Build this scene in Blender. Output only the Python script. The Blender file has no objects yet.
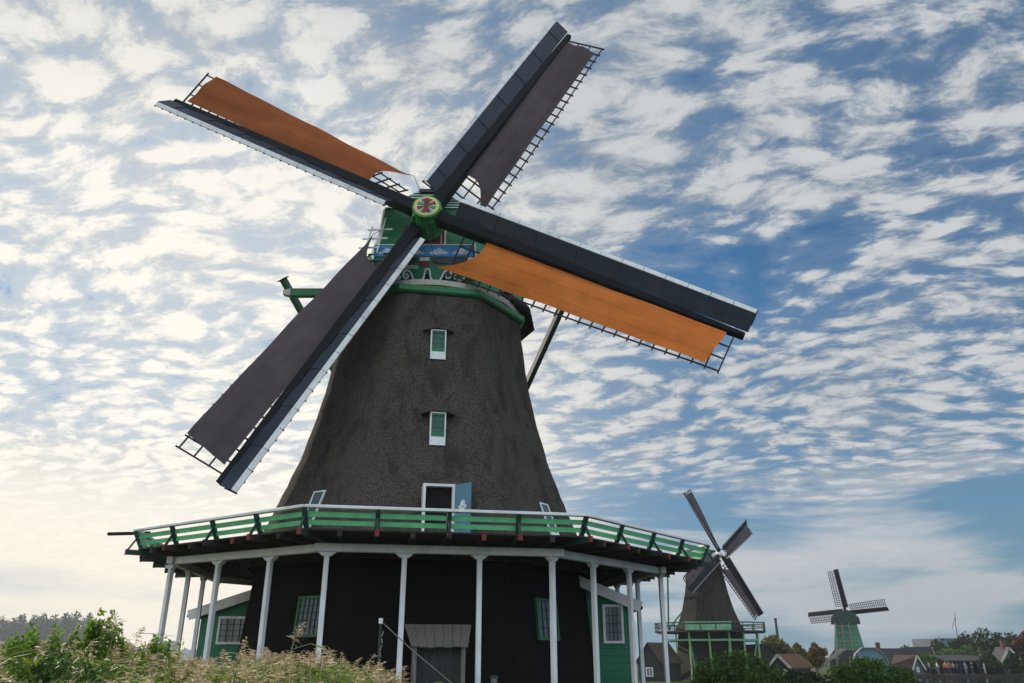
import bpy, bmesh, math, random
import numpy as np
from mathutils import Vector, Matrix
R = math.radians
PI = math.pi
random.seed(7)
rng = np.random.default_rng(7)
scene = bpy.context.scene
col = scene.collection

# ------------------------------------------------------------------ camera
EYE = 1.6
cam_d = bpy.data.cameras.new('camera')
cam = bpy.data.objects.new('camera', cam_d)
col.objects.link(cam)
cam.location = (0, 0, EYE)
cam.rotation_euler = (R(90 + 21.96), 0, 0)
cam_d.sensor_width = 36
cam_d.lens = 36 * 780 / 1024
cam_d.clip_start = 0.05
cam_d.clip_end = 6000
scene.camera = cam

# ------------------------------------------------------------------ light and sky
SUN_AZ, SUN_EL = R(-43), R(24)            # azimuth from +Y, negative to the left
sdir = Vector((math.sin(SUN_AZ) * math.cos(SUN_EL), math.cos(SUN_AZ) * math.cos(SUN_EL), math.sin(SUN_EL)))
sun_d = bpy.data.lights.new('sun', 'SUN')
sun_d.energy = 4.2
sun_d.angle = R(0.6)
sun_d.color = (1.0, 0.90, 0.74)
sun = bpy.data.objects.new('sun', sun_d)
col.objects.link(sun)
sun.rotation_euler = (-sdir).to_track_quat('-Z', 'Y').to_euler()
sun.location = (-60, 60, 60)

scene.view_settings.view_transform = 'Standard'
scene.view_settings.look = 'None'
scene.view_settings.exposure = 0.0
scene.view_settings.gamma = 1.0
scene.view_settings.use_curve_mapping = False


class NT:
    """small helper to write node graphs"""
    def __init__(self, tree):
        self.t = tree
        self.n = tree.nodes
        self.l = tree.links

    def node(self, typ, **kw):
        nd = self.n.new(typ)
        for k, v in kw.items():
            setattr(nd, k, v)
        return nd

    def put(self, sock, v):
        if hasattr(v, 'links') or isinstance(v, bpy.types.NodeSocket):
            self.l.new(v, sock)
        else:
            if isinstance(v, (tuple, list)) and len(v) == 3 and sock.type == 'RGBA':
                v = (*v, 1)
            sock.default_value = v

    def math(self, op, a, b=0.0, c=0.0, clamp=False):
        nd = self.node('ShaderNodeMath', operation=op)
        nd.use_clamp = clamp
        self.put(nd.inputs[0], a); self.put(nd.inputs[1], b); self.put(nd.inputs[2], c)
        return nd.outputs[0]

    def vmath(self, op, a, b=(0, 0, 0), scale=None):
        nd = self.node('ShaderNodeVectorMath', operation=op)
        self.put(nd.inputs[0], a); self.put(nd.inputs[1], b)
        if scale is not None:
            self.put(nd.inputs[3], scale)
        return nd.outputs['Value'] if op in ('DOT_PRODUCT', 'LENGTH', 'DISTANCE') else nd.outputs[0]

    def comb(self, x, y, z):
        nd = self.node('ShaderNodeCombineXYZ')
        self.put(nd.inputs[0], x); self.put(nd.inputs[1], y); self.put(nd.inputs[2], z)
        return nd.outputs[0]

    def noise(self, vec, scale, detail=4.0, rough=0.5, dist=0.0, out=0, lac=2.0):
        nd = self.node('ShaderNodeTexNoise')
        self.put(nd.inputs['Vector'], vec); self.put(nd.inputs['Scale'], scale)
        self.put(nd.inputs['Detail'], detail); self.put(nd.inputs['Roughness'], rough)
        self.put(nd.inputs['Distortion'], dist); self.put(nd.inputs['Lacunarity'], lac)
        return nd.outputs[out]

    def smooth(self, v, lo, hi, a=0.0, b=1.0):
        nd = self.node('ShaderNodeMapRange', interpolation_type='SMOOTHSTEP')
        self.put(nd.inputs[0], v)
        for i, q in zip((1, 2, 3, 4), (lo, hi, a, b)):
            self.put(nd.inputs[i], q)
        return nd.outputs[0]

    def mix(self, f, a, b, mode='MIX'):
        nd = self.node('ShaderNodeMix', data_type='RGBA', blend_type=mode)
        self.put(nd.inputs[0], f); self.put(nd.inputs[6], a); self.put(nd.inputs[7], b)
        return nd.outputs[2]


def build_world():
    w = bpy.data.worlds.new('World')
    scene.world = w
    w.use_nodes = True
    g = NT(w.node_tree)
    g.n.clear()
    out = g.node('ShaderNodeOutputWorld')
    sky = g.node('ShaderNodeTexSky', sky_type='NISHITA')
    sky.sun_disc = False
    sky.sun_elevation = SUN_EL
    sky.sun_rotation = SUN_AZ
    sky.air_density = 1.2
    sky.dust_density = 0.6
    sky.ozone_density = 2.0
    d = g.node('ShaderNodeTexCoord').outputs['Generated']
    d = g.vmath('NORMALIZE', d)
    sep = g.node('ShaderNodeSeparateXYZ')
    g.put(sep.inputs[0], d)
    X, Y, Z = sep.outputs
    zc = g.math('MAXIMUM', Z, 0.0)
    inv = g.math('DIVIDE', 1.0, g.math('ADD', zc, 0.16))
    P = g.comb(g.math('MULTIPLY', X, inv), g.math('MULTIPLY', Y, inv), 0.0)

    def blob(cx, cy, rad):
        """0..1 bump in the sky round a direction given as (azimuth, elevation) degrees"""
        a, e = R(cx), R(cy)
        v = (math.sin(a) * math.cos(e), math.cos(a) * math.cos(e), math.sin(e))
        dd = g.vmath('DOT_PRODUCT', d, v)
        return g.smooth(dd, math.cos(R(rad)), 1.0)

    # warp, then a rippled field of cloudlets (altocumulus)
    warp = g.vmath('SUBTRACT', g.noise(P, 1.6, 3, 0.5, out=1), (0.5, 0.5, 0.5))
    rot = g.node('ShaderNodeVectorRotate', rotation_type='Z_AXIS')
    g.put(rot.inputs['Vector'], g.vmath('ADD', P, g.vmath('SCALE', warp, scale=0.30)))
    rot.inputs['Angle'].default_value = R(CL_ROT)
    Q = rot.outputs[0]
    Qs = g.vmath('MULTIPLY', Q, (1.0, 1.5, 1.0))
    Qw = g.vmath('ADD', Qs, g.vmath('SCALE', g.vmath('SUBTRACT', g.noise(Qs, 14.0, 4, 0.6, out=1), (0.5, 0.5, 0.5)), scale=0.075))
    vor = g.node('ShaderNodeTexVoronoi', feature='SMOOTH_F1')
    g.put(vor.inputs['Vector'], Qw)
    vor.inputs['Scale'].default_value = 11.5
    vor.inputs['Smoothness'].default_value = 0.5
    puff = g.math('SUBTRACT', 0.5, vor.outputs['Distance'])
    cell = g.math('SUBTRACT', g.noise(Qs, 12.0, 7, 0.64, 0.25), 0.5)
    mid = g.math('SUBTRACT', g.noise(g.vmath('ADD', Qs, (3.1, 7.7, 0.0)), 4.2, 4, 0.55, 0.2), 0.5)
    fine = g.math('SUBTRACT', g.noise(Qw, 40.0, 5, 0.65), 0.5)
    big = g.math('SUBTRACT', g.noise(P, 1.0, 2, 0.5), 0.5)
    # layout: thick on the left, breaking up to the right
    lay = g.smooth(X, -0.30, 0.55, 0.13, 0.10)
    n = 0.36
    for k, s in [(0.85, puff), (1.25, cell), (0.80, mid), (0.50, fine), (0.45, big), (1.0, lay)]:
        n = g.math('MULTIPLY_ADD', s, k, n)
    for (ca, ce, rad, amt) in SKY_BLOBS:
        n = g.math('MULTIPLY_ADD', blob(ca, ce, rad), amt, n)
    # low layer near the horizon: long flat streaks
    S = g.comb(g.math('DIVIDE', X, g.math('MAXIMUM', Y, 0.2)), g.math('MULTIPLY', zc, 6.5), 3.0)
    streak = g.math('SUBTRACT', g.noise(S, 1.7, 6, 0.58, 0.4), 0.5)
    lowm = g.smooth(zc, 0.13, 0.27, 1.0, 0.0)
    nlow = g.math('MULTIPLY_ADD', streak, 3.0, 0.46)
    nlow = g.math('MULTIPLY_ADD', X, -0.15, nlow)
    for (ca, ce, rad, amt) in LOW_BLOBS:
        nlow = g.math('MULTIPLY_ADD', blob(ca, ce, rad), amt, nlow)
    wob = g.math('MULTIPLY_ADD', streak, 0.07, zc)
    gap = g.smooth(g.math('ABSOLUTE', g.math('SUBTRACT', wob, 0.146)), 0.012, 0.045, 1.0, 0.0)
    gap = g.math('MULTIPLY', gap, g.smooth(X, 0.02, 0.20))
    n = g.math('ADD', g.math('MULTIPLY', n, g.math('SUBTRACT', 1.0, lowm)), g.math('MULTIPLY', nlow, lowm))
    n = g.math('MULTIPLY_ADD', gap, -0.42, n)
    cov = g.smooth(n, 0.12, 0.62)
    veil = g.smooth(n, -0.34, 0.14)
    # sunward glow through the veil of cloud
    ga, ge = R(-27), R(12)
    sd = g.vmath('DOT_PRODUCT', d, (math.sin(ga) * math.cos(ge), math.cos(ga) * math.cos(ge), math.sin(ge)))
    glow = g.smooth(sd, 0.76, 0.985)
    # the gaps between cloudlets show a grey blue veil, the cloudlets themselves are pale, greyer where the layer is deep
    veilc = g.mix(glow, (0.175, 0.27, 0.41), (0.60, 0.66, 0.71))
    lit = g.mix(glow, (0.58, 0.62, 0.67), (0.99, 0.98, 0.94))
    grey = g.mix(glow, (0.27, 0.335, 0.42), (0.60, 0.635, 0.66))
    cellv = g.math('MULTIPLY_ADD', puff, 0.85, g.math('MULTIPLY_ADD', cell, 1.25, g.math('MULTIPLY', fine, 0.7)))
    shade = g.smooth(g.math('MULTIPLY_ADD', glow, 0.12, cellv), -0.30, 0.32)
    shade = g.math('MAXIMUM', shade, g.math('MULTIPLY', lowm, 0.85))
    cl = g.mix(shade, grey, lit)
    # warm light low on the sun side, blue grey cloud bank low on the right
    warm = g.math('MULTIPLY', g.smooth(zc, 0.0, 0.26, 1.0, 0.0), g.smooth(X, 0.0, -0.60))
    cl = g.mix(g.math('MULTIPLY', warm, 0.75), cl, (0.97, 0.90, 0.75))
    bank = g.math('MULTIPLY', g.smooth(g.math('MULTIPLY_ADD', streak, 0.12, zc), 0.03, 0.17, 1.0, 0.0), g.smooth(X, 0.05, 0.45))
    cl = g.mix(g.math('MULTIPLY', bank, 0.55), cl, (0.26, 0.34, 0.42))
    veilc = g.mix(g.math('MULTIPLY', warm, 0.8), veilc, (0.88, 0.83, 0.72))
    # unseen clouds opposite the sun brightened, as added fill light for the mill front
    rear_fill = g.smooth(g.math('MULTIPLY_ADD', X, -0.35, Y), 0.10, -0.55, 1.0, 2.7)
    cl = g.vmath('MULTIPLY', g.vmath('SCALE', cl, scale=rear_fill), (1.03, 1.0, 0.95))
    veilc = g.vmath('SCALE', veilc, scale=rear_fill)
    skyc = g.vmath('SCALE', sky.outputs[0], scale=SKY_STR)
    skyc = g.vmath('MULTIPLY', skyc, SKY_TINT)
    skyc = g.vmath('MINIMUM', skyc, (0.16, 0.36, 0.68))
    veilk = g.math('MULTIPLY', veil, g.smooth(X, -0.20, 0.45, 0.93, 0.46))
    veilk = g.math('MAXIMUM', veilk, g.smooth(zc, 0.0, 0.13, 0.75, 0.0))
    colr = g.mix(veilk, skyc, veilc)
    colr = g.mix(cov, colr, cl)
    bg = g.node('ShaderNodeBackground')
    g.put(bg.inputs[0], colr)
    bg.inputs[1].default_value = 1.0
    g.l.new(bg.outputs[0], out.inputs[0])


CL_ROT = 18
SKY_STR = 0.07
SKY_TINT = (0.50, 0.92, 1.22)
#             azimuth, elevation, radius, amount
SKY_BLOBS = [(11, 25.5, 6, -0.28), (17, 25.5, 6, -0.38), (23, 24.5, 6, -0.32), (36, 38, 14, -0.12), (-34, 16.5, 6, -0.16), (-27, 15.5, 5, -0.10), (5, 37, 12, 0.10), (24, 19, 7, 0.15)]
LOW_BLOBS = [(25, 4.0, 8, 0.25), (-25, 8, 12, 0.2)]
build_world()

# ------------------------------------------------------------------ materials
def mat(name, base, rough=0.75, var=0.25, scale=6.0, stretch=(1, 1, 1), bump=0.0, bscale=None, metal=0.0, spec=0.35,
        alt=None, altamt=0.5, transl=0.0, altst=(1, 1, 1), seam=False):
    m = bpy.data.materials.new(name)
    m.use_nodes = True
    g = NT(m.node_tree)
    bs = g.n['Principled BSDF']
    tc = g.node('ShaderNodeTexCoord').outputs['Object']
    v = g.vmath('MULTIPLY', tc, stretch)
    n1 = g.noise(v, scale, 6, 0.62)
    c = g.mix(g.smooth(n1, 0.3, 0.7), tuple(x * (1 - var) for x in base), tuple(min(1, x * (1 + var)) for x in base))
    if alt is not None:
        n2 = g.noise(g.vmath('MULTIPLY', tc, altst), scale * 0.23, 5, 0.65, 0.4)
        c = g.mix(g.math('MULTIPLY', g.smooth(n2, 0.45, 0.68), altamt), c, alt)
    if seam:                                   # lengths of canvas sewn edge to edge, with weathered stains
        sp_ = g.node('ShaderNodeSeparateXYZ')
        g.put(sp_.inputs[0], tc)
        fr_ = g.math('FRACT', g.math('DIVIDE', g.math('MULTIPLY_ADD', g.noise(tc, 0.8, 2, 0.5), 0.06, sp_.outputs[1]), 0.47))
        ln_ = g.smooth(g.math('ABSOLUTE', g.math('SUBTRACT', fr_, 0.5)), 0.0, 0.045, 0.72, 1.0)
        weave = g.math('MULTIPLY_ADD', g.noise(tc, 22.0, 3, 0.7), 0.5, 0.75)
        c = g.mix(1.0, c, g.vmath('SCALE', (1.0, 1.0, 1.0), scale=g.math('MULTIPLY', ln_, weave)), 'MULTIPLY')
    g.put(bs.inputs['Base Color'], c)
    bs.inputs['Roughness'].default_value = rough
    bs.inputs['Metallic'].default_value = metal
    bs.inputs['Specular IOR Level'].default_value = spec
    if bump:
        b = g.node('ShaderNodeBump')
        b.inputs['Strength'].default_value = bump
        b.inputs['Distance'].default_value = 0.03
        g.put(b.inputs['Height'], g.noise(v, bscale or scale * 3, 5, 0.65))
        g.l.new(b.outputs[0], bs.inputs['Normal'])
    if transl:
        tr = g.node('ShaderNodeBsdfTranslucent')
        g.put(tr.inputs[0], c)
        mx = g.node('ShaderNodeMixShader')
        mx.inputs[0].default_value = transl
        g.l.new(bs.outputs[0], mx.inputs[1]); g.l.new(tr.outputs[0], mx.inputs[2])
        g.l.new(mx.outputs[0], g.n['Material Output'].inputs[0])
    return m


M = {}
M['thatch'] = mat('thatch', (0.069, 0.060, 0.052), 0.95, 0.85, 44, (1, 1, 0.4), 0.8, 34, alt=(0.026, 0.023, 0.021), altamt=0.75, altst=(0.16, 0.16, 0.07), spec=0.1)
M['thatch_far'] = mat('thatch_far', (0.030, 0.026, 0.023), 0.95, 0.35, 3, (1, 1, 0.3), 0.4, 9, spec=0.1)
M['tarred'] = mat('tarred_boards', (0.012, 0.010, 0.009), 0.75, 0.3, 5, (1, 1, 6), 0.25, 20, spec=0.2)
M['deckwood'] = mat('dark_deck_planks', (0.030, 0.025, 0.020), 0.85, 0.45, 5, (1, 1, 1), 0.3, 20)
M['green'] = mat('dark_green_paint', (0.012, 0.085, 0.045), 0.45, 0.2, 5, alt=(0.02, 0.05, 0.03), altamt=0.4)
M['midgreen'] = mat('green_paint', (0.012, 0.15, 0.045), 0.4, 0.2, 5, alt=(0.02, 0.08, 0.04), altamt=0.4)
M['hubgreen'] = mat('bright_green_paint', (0.02, 0.24, 0.05), 0.4, 0.2, 6, alt=(0.02, 0.12, 0.04), altamt=0.4)
M['railgreen'] = mat('light_green_rail_paint', (0.095, 0.42, 0.18), 0.45, 0.15, 4, (1, 1, 1), 0.05, alt=(0.055, 0.30, 0.12), altamt=0.5)
M['postgreen'] = mat('near_black_green_paint', (0.010, 0.040, 0.030), 0.5, 0.2, 5)
M['white'] = mat('weathered_white_paint', (0.78, 0.79, 0.80), 0.6, 0.06, 5, (1, 1, 0.4), 0.08, alt=(0.56, 0.55, 0.50), altamt=0.55)
M['offwhite'] = mat('old_white_paint', (0.50, 0.47, 0.42), 0.6, 0.15, 5, alt=(0.18, 0.14, 0.11), altamt=0.6)
M['greywood'] = mat('silver_grey_wood', (0.21, 0.195, 0.175), 0.85, 0.3, 5, (6, 6, 0.7), 0.3, 20)
M['greywood_dark'] = mat('dark_grey_wood', (0.045, 0.052, 0.052), 0.8, 0.3, 5, (6, 6, 0.7), 0.3, 20)
M['stock'] = mat('black_blue_steel_paint', (0.005, 0.007, 0.010), 0.55, 0.3, 3, spec=0.12)
M['board'] = mat('blue_black_board_paint', (0.013, 0.024, 0.040), 0.5, 0.3, 3, (0.5, 3, 1), spec=0.4, alt=(0.042, 0.044, 0.056), altamt=0.5)
M['edge'] = mat('pale_board_edge', (0.72, 0.73, 0.73), 0.45, 0.1, 3, alt=(0.30, 0.31, 0.32), altamt=0.5)
M['lath'] = mat('dark_sail_lath', (0.022, 0.020, 0.024), 0.7, 0.2, 5)
M['red'] = mat('red_paint', (0.17, 0.015, 0.018), 0.5, 0.25, 7)
M['redpanel'] = mat('dark_red_panel', (0.17, 0.010, 0.018), 0.5, 0.2, 5)
M['blue'] = mat('sky_blue_paint', (0.03, 0.21, 0.47), 0.5, 0.15, 5)
M['bluedoor'] = mat('faded_blue_door', (0.11, 0.26, 0.35), 0.55, 0.15, 5, (5, 5, 0.6), alt=(0.10, 0.22, 0.29), altamt=0.4)
M['navy'] = mat('dark_navy_paint', (0.012, 0.028, 0.040), 0.45, 0.2, 5)
M['yellow'] = mat('cream_yellow_paint', (0.62, 0.50, 0.18), 0.5, 0.1, 8)
M['cream'] = mat('cream_paint', (0.70, 0.66, 0.55), 0.5, 0.1, 8)
M['black'] = mat('dark_interior', (0.006, 0.006, 0.007), 0.9, 0.2, 4)
M['cloth_dark'] = mat('dark_brown_sailcloth', (0.092, 0.074, 0.082), 0.9, 0.10, 1.5, (1, 1, 1), 0.5, 2.2, seam=True, transl=0.05, spec=0.1, alt=(0.06, 0.046, 0.05), altamt=0.35)
M['cloth_orange'] = mat('tanned_orange_sailcloth', (0.62, 0.190, 0.042), 0.9, 0.10, 1.5, (1, 1, 1), 0.5, 2.2, seam=True, transl=0.05, spec=0.1, alt=(0.52, 0.135, 0.026), altamt=0.4)
M['cloth_rust'] = mat('rust_brown_sailcloth', (0.29, 0.090, 0.030), 0.9, 0.10, 1.5, (1, 1, 1), 0.5, 2.2, seam=True, transl=0.04, spec=0.1, alt=(0.25, 0.075, 0.026), altamt=0.5)
M['rope'] = mat('tarred_rope', (0.06, 0.055, 0.05), 0.9)
M['iron'] = mat('dull_iron', (0.05, 0.05, 0.055), 0.5, 0.3, 20, metal=0.6)


def glass_mat(name, base, rough):
    m = bpy.data.materials.new(name)
    m.use_nodes = True
    g = NT(m.node_tree)
    bs = g.n['Principled BSDF']
    n = g.noise(g.node('ShaderNodeTexCoord').outputs['Object'], 3.0, 2, 0.5)
    g.put(bs.inputs['Base Color'], g.mix(n, base, tuple(x * 1.6 for x in base)))
    bs.inputs['Roughness'].default_value = rough
    bs.inputs['Specular IOR Level'].default_value = 0.4
    b = g.node('ShaderNodeBump')
    b.inputs['Strength'].default_value = 0.12
    g.put(b.inputs['Height'], n)
    g.l.new(b.outputs[0], bs.inputs['Normal'])
    return m


M['glass'] = glass_mat('old_window_glass', (0.10, 0.125, 0.14), 0.14)
M['glassgreen'] = glass_mat('dark_green_window_glass', (0.020, 0.055, 0.060), 0.12)


def boards_mat(name, base, spacing=0.19, rough=0.6, dark=0.35, axis=2):
    """lapped boards: a real bump, plus darker seam lines between boards"""
    m = bpy.data.materials.new(name)
    m.use_nodes = True
    g = NT(m.node_tree)
    bs = g.n['Principled BSDF']
    tc = g.node('ShaderNodeTexCoord').outputs['Object']
    sep = g.node('ShaderNodeSeparateXYZ')
    g.put(sep.inputs[0], tc)
    s = g.math('DIVIDE', sep.outputs[axis], spacing)
    fr = g.math('FRACT', s)
    idx = g.math('FLOOR', s)
    wn = g.node('ShaderNodeTexWhiteNoise', noise_dimensions='1D')
    g.put(wn.inputs['W'], idx)
    n = g.noise(g.vmath('MULTIPLY', tc, (1, 1, 1) if axis != 2 else (1.2, 1.2, 8)), 4.0, 5, 0.6)
    k = g.math('ADD', g.math('MULTIPLY', wn.outputs[0], 0.35), g.math('MULTIPLY', n, 0.75))
    c = g.mix(k, tuple(x * 0.62 for x in base), tuple(x * 1.35 for x in base))
    seam = g.smooth(fr, 0.0, 0.09, 1.0, 0.0)
    c = g.mix(g.math('MULTIPLY', seam, 1 - dark), c, tuple(x * 0.2 for x in base))
    g.put(bs.inputs['Base Color'], c)
    bs.inputs['Roughness'].default_value = rough
    bs.inputs['Specular IOR Level'].default_value = 0.3
    b = g.node('ShaderNodeBump')
    b.inputs['Strength'].default_value = 0.7
    b.inputs['Distance'].default_value = 0.025
    g.put(b.inputs['Height'], g.math('ADD', g.math('SUBTRACT', 1.0, fr), g.math('MULTIPLY', n, 0.25)))
    g.l.new(b.outputs[0], bs.inputs['Normal'])
    return m


M['tarboards'] = boards_mat('tarred_weatherboards', (0.0055, 0.0048, 0.0045), 0.21, 0.7)
M['tarboards'].node_tree.nodes['Principled BSDF'].inputs['Specular IOR Level'].default_value = 0.08
M['greenboards'] = boards_mat('green_weatherboards', (0.010, 0.15, 0.075), 0.20, 0.5)
M['capboards'] = boards_mat('green_cap_boards', (0.010, 0.16, 0.06), 0.16, 0.45)


def leaf_mat(name, c1, c2, transl=0.35, scale=0.9):
    m = bpy.data.materials.new(name)
    m.use_nodes = True
    g = NT(m.node_tree)
    bs = g.n['Principled BSDF']
    geo = g.node('ShaderNodeNewGeometry')
    n = g.noise(geo.outputs['Position'], scale, 3, 0.6)
    k = g.math('ADD', g.math('MULTIPLY', geo.outputs['Random Per Island'], 0.7), g.math('MULTIPLY', n, 0.5))
    c = g.mix(g.smooth(k, 0.15, 1.0), c1, c2)
    g.put(bs.inputs['Base Color'], c)
    bs.inputs['Roughness'].default_value = 0.6
    bs.inputs['Specular IOR Level'].default_value = 0.25
    tr = g.node('ShaderNodeBsdfTranslucent')
    g.put(tr.inputs[0], c)
    mx = g.node('ShaderNodeMixShader')
    mx.inputs[0].default_value = transl
    g.l.new(bs.outputs[0], mx.inputs[1]); g.l.new(tr.outputs[0], mx.inputs[2])
    g.l.new(mx.outputs[0], g.n['Material Output'].inputs[0])
    return m


M['leaf'] = leaf_mat('bush_leaves', (0.022, 0.058, 0.014), (0.11, 0.19, 0.038))
M['leaf_bright'] = leaf_mat('sunny_leaves', (0.06, 0.14, 0.018), (0.26, 0.38, 0.05), 0.5)
M['leaf_dark'] = leaf_mat('dark_tree_leaves', (0.012, 0.026, 0.012), (0.045, 0.075, 0.025))
M['leaf_yellow'] = leaf_mat('yellowing_leaves', (0.07, 0.08, 0.02), (0.20, 0.18, 0.04))
M['leaf_orange'] = leaf_mat('autumn_leaves', (0.09, 0.05, 0.015), (0.19, 0.12, 0.03))
M['leaf_red'] = leaf_mat('red_autumn_leaves', (0.07, 0.018, 0.012), (0.17, 0.045, 0.025))
M['bark'] = mat('bark', (0.06, 0.05, 0.04), 0.9, 0.3, 8, (1, 1, 0.3), 0.5)
M['reedleaf'] = leaf_mat('reed_leaves', (0.035, 0.085, 0.012), (0.26, 0.36, 0.05), 0.5, 1.5)
M['reedstem'] = leaf_mat('reed_stems', (0.10, 0.11, 0.03), (0.22, 0.22, 0.08), 0.2, 1.5)
M['plume'] = leaf_mat('reed_plumes', (0.22, 0.16, 0.10), (0.66, 0.54, 0.37), 0.5, 2.0)

# ------------------------------------------------------------------ mesh helpers
class MB:
    def __init__(self):
        self.v, self.f, self.m = [], [], []
        self.mi = 0

    def add(self, verts, faces):
        o = len(self.v)
        self.v += [tuple(p) for p in verts]
        self.f += [tuple(i + o for i in fc) for fc in faces]
        self.m += [self.mi] * len(faces)

    def hexa(self, a, b):
        """a, b: two matching quads (4 points each)"""
        self.add(list(a) + list(b), [(3, 2, 1, 0), (4, 5, 6, 7), (0, 1, 5, 4), (1, 2, 6, 5), (2, 3, 7, 6), (3, 0, 4, 7)])

    def box(self, c, s, rz=0.0):
        x, y, z = (q / 2 for q in s)
        ca, sa = math.cos(rz), math.sin(rz)
        def P(px, py, pz):
            return (c[0] + px * ca - py * sa, c[1] + px * sa + py * ca, c[2] + pz)
        self.hexa([P(-x, -y, -z), P(x, -y, -z), P(x, y, -z), P(-x, y, -z)], [P(-x, -y, z), P(x, -y, z), P(x, y, z), P(-x, y, z)])

    def beam(self, p, q, w, h, up=(0, 0, 1), w2=None, h2=None):
        p, q = Vector(p), Vector(q)
        d = (q - p).normalized()
        u = Vector(up)
        s = d.cross(u)
        if s.length < 1e-4:
            s = d.cross(Vector((1, 0, 0)))
        s.normalize()
        u = s.cross(d).normalized()
        w2 = w if w2 is None else w2
        h2 = h if h2 is None else h2
        A = [p + s * (a * w / 2) + u * (b * h / 2) for a, b in ((-1, -1), (1, -1), (1, 1), (-1, 1))]
        B = [q + s * (a * w2 / 2) + u * (b * h2 / 2) for a, b in ((-1, -1), (1, -1), (1, 1), (-1, 1))]
        self.hexa(B, A)

    def tube(self, pts, rad, n=8, cap=True):
        pts = [Vector(p) for p in pts]
        if not isinstance(rad, (list, tuple)):
            rad = [rad] * len(pts)
        rings = []
        prev = None
        for i, p in enumerate(pts):
            d = (pts[min(i + 1, len(pts) - 1)] - pts[max(i - 1, 0)]).normalized()
            ref = prev if prev is not None else (Vector((0, 0, 1)) if abs(d.z) < 0.9 else Vector((1, 0, 0)))
            s = d.cross(ref)
            if s.length < 1e-5:
                s = d.orthogonal()
            s.normalize()
            u = s.cross(d).normalized()
            prev = u
            rings.append([p + (s * math.cos(2 * PI * k / n) + u * math.sin(2 * PI * k / n)) * rad[i] for k in range(n)])
        vs = [q for r in rings for q in r]
        fs = [(i * n + k, i * n + (k + 1) % n, (i + 1) * n + (k + 1) % n, (i + 1) * n + k) for i in range(len(pts) - 1) for k in range(n)]
        if cap:
            fs += [tuple(range(n - 1, -1, -1)), tuple((len(pts) - 1) * n + k for k in range(n))]
        self.add(vs, fs)

    def loft(self, rings, cap=True, close=True):
        n = len(rings[0])
        vs = [q for r in rings for q in r]
        kk = n if close else n - 1
        fs = [(i * n + k, i * n + (k + 1) % n, (i + 1) * n + (k + 1) % n, (i + 1) * n + k) for i in range(len(rings) - 1) for k in range(kk)]
        if cap:
            fs += [tuple(range(n - 1, -1, -1)), tuple((len(rings) - 1) * n + k for k in range(n))]
        self.add(vs, fs)

    def prism(self, poly, off):
        """poly: list of 3D points (planar), off: extrusion vector"""
        off = Vector(off)
        a = [Vector(p) for p in poly]
        b = [p + off for p in a]
        n = len(a)
        self.add(a + b, [tuple(range(n - 1, -1, -1)), tuple(range(n, 2 * n))] + [(k, (k + 1) % n, n + (k + 1) % n, n + k) for k in range(n)])

    def build(self, name, mats, parent=None, smooth=False, bevel=0.0):
        me = bpy.data.meshes.new(name)
        me.from_pydata(self.v, [], self.f)
        if not isinstance(mats, (list, tuple)):
            mats = [mats]
        for m in mats:
            me.materials.append(m)
        if len(mats) > 1:
            me.polygons.foreach_set('material_index', self.m)
        bm = bmesh.new()
        bm.from_mesh(me)
        if len(bm.faces) < 60000:
            bmesh.ops.recalc_face_normals(bm, faces=bm.faces)
        if bevel:
            bmesh.ops.bevel(bm, geom=[e for e in bm.edges if len(e.link_faces) == 2 and e.calc_face_angle(0) > 0.5], offset=bevel, segments=1, affect='EDGES', clamp_overlap=True)
        bm.to_mesh(me)
        bm.free()
        if smooth:
            me.polygons.foreach_set('use_smooth', [True] * len(me.polygons))
        o = bpy.data.objects.new(name, me)
        col.objects.link(o)
        if parent is not None:
            o.parent = parent
        return o


def tag(o, label=None, cat=None, group=None, kind=None):
    if label: o['label'] = label
    if cat: o['category'] = cat
    if group: o['group'] = group
    if kind: o['kind'] = kind
    return o


def empty(name, loc=(0, 0, 0), rz=0.0, label=None, cat=None, group=None):
    o = bpy.data.objects.new(name, None)
    o.empty_display_size = 0.3
    col.objects.link(o)
    o.location = loc
    o.rotation_euler = (0, 0, rz)
    return tag(o, label, cat, group)


def copy_tree(o, parent=None):
    c = o.copy()
    col.objects.link(c)
    c.parent = parent
    for ch in [x for x in bpy.data.objects if x.parent == o]:
        copy_tree(ch, c)
    return c


def at(px, py, Y):
    """world point seen at a pixel, at ground distance Y"""
    p = R(21.96)
    f = 780
    v = 341.5 - py
    k = Y / (f * math.cos(p) - v * math.sin(p))
    return Vector(((px - 512) * k, Y, EYE + (f * math.sin(p) + v * math.cos(p)) * k))


# ------------------------------------------------------------------ ground and water
WATER = [(13, -60), (14, 20), (24, 60), (33, 100), (44, 117), (60, 122), (220, 124), (220, -60)]


def poly_dist(x, y, poly):
    """signed distance, negative inside"""
    best = 1e9
    inside = False
    n = len(poly)
    for i in range(n):
        (x0, y0), (x1, y1) = poly[i], poly[(i + 1) % n]
        dx, dy = x1 - x0, y1 - y0
        t = max(0, min(1, ((x - x0) * dx + (y - y0) * dy) / (dx * dx + dy * dy)))
        best = min(best, math.hypot(x - x0 - t * dx, y - y0 - t * dy))
        if (y0 > y) != (y1 > y) and x < (x1 - x0) * (y - y0) / (y1 - y0) + x0:
            inside = not inside
    return -best if inside else best


FAR_Z = -0.9


def gz(y):
    t = min(1, max(0, (y - 35) / 40))
    return FAR_Z * (3 * t * t - 2 * t ** 3)


def axis(lo, hi, step, far):
    a = list(np.arange(lo, hi + 0.1, step))
    s, x = step, hi
    while x < far:
        s *= 1.5; x += s; a.append(x)
    s, x = step, lo
    while x > -far:
        s *= 1.5; x -= s; a.insert(0, x)
    return a


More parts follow.
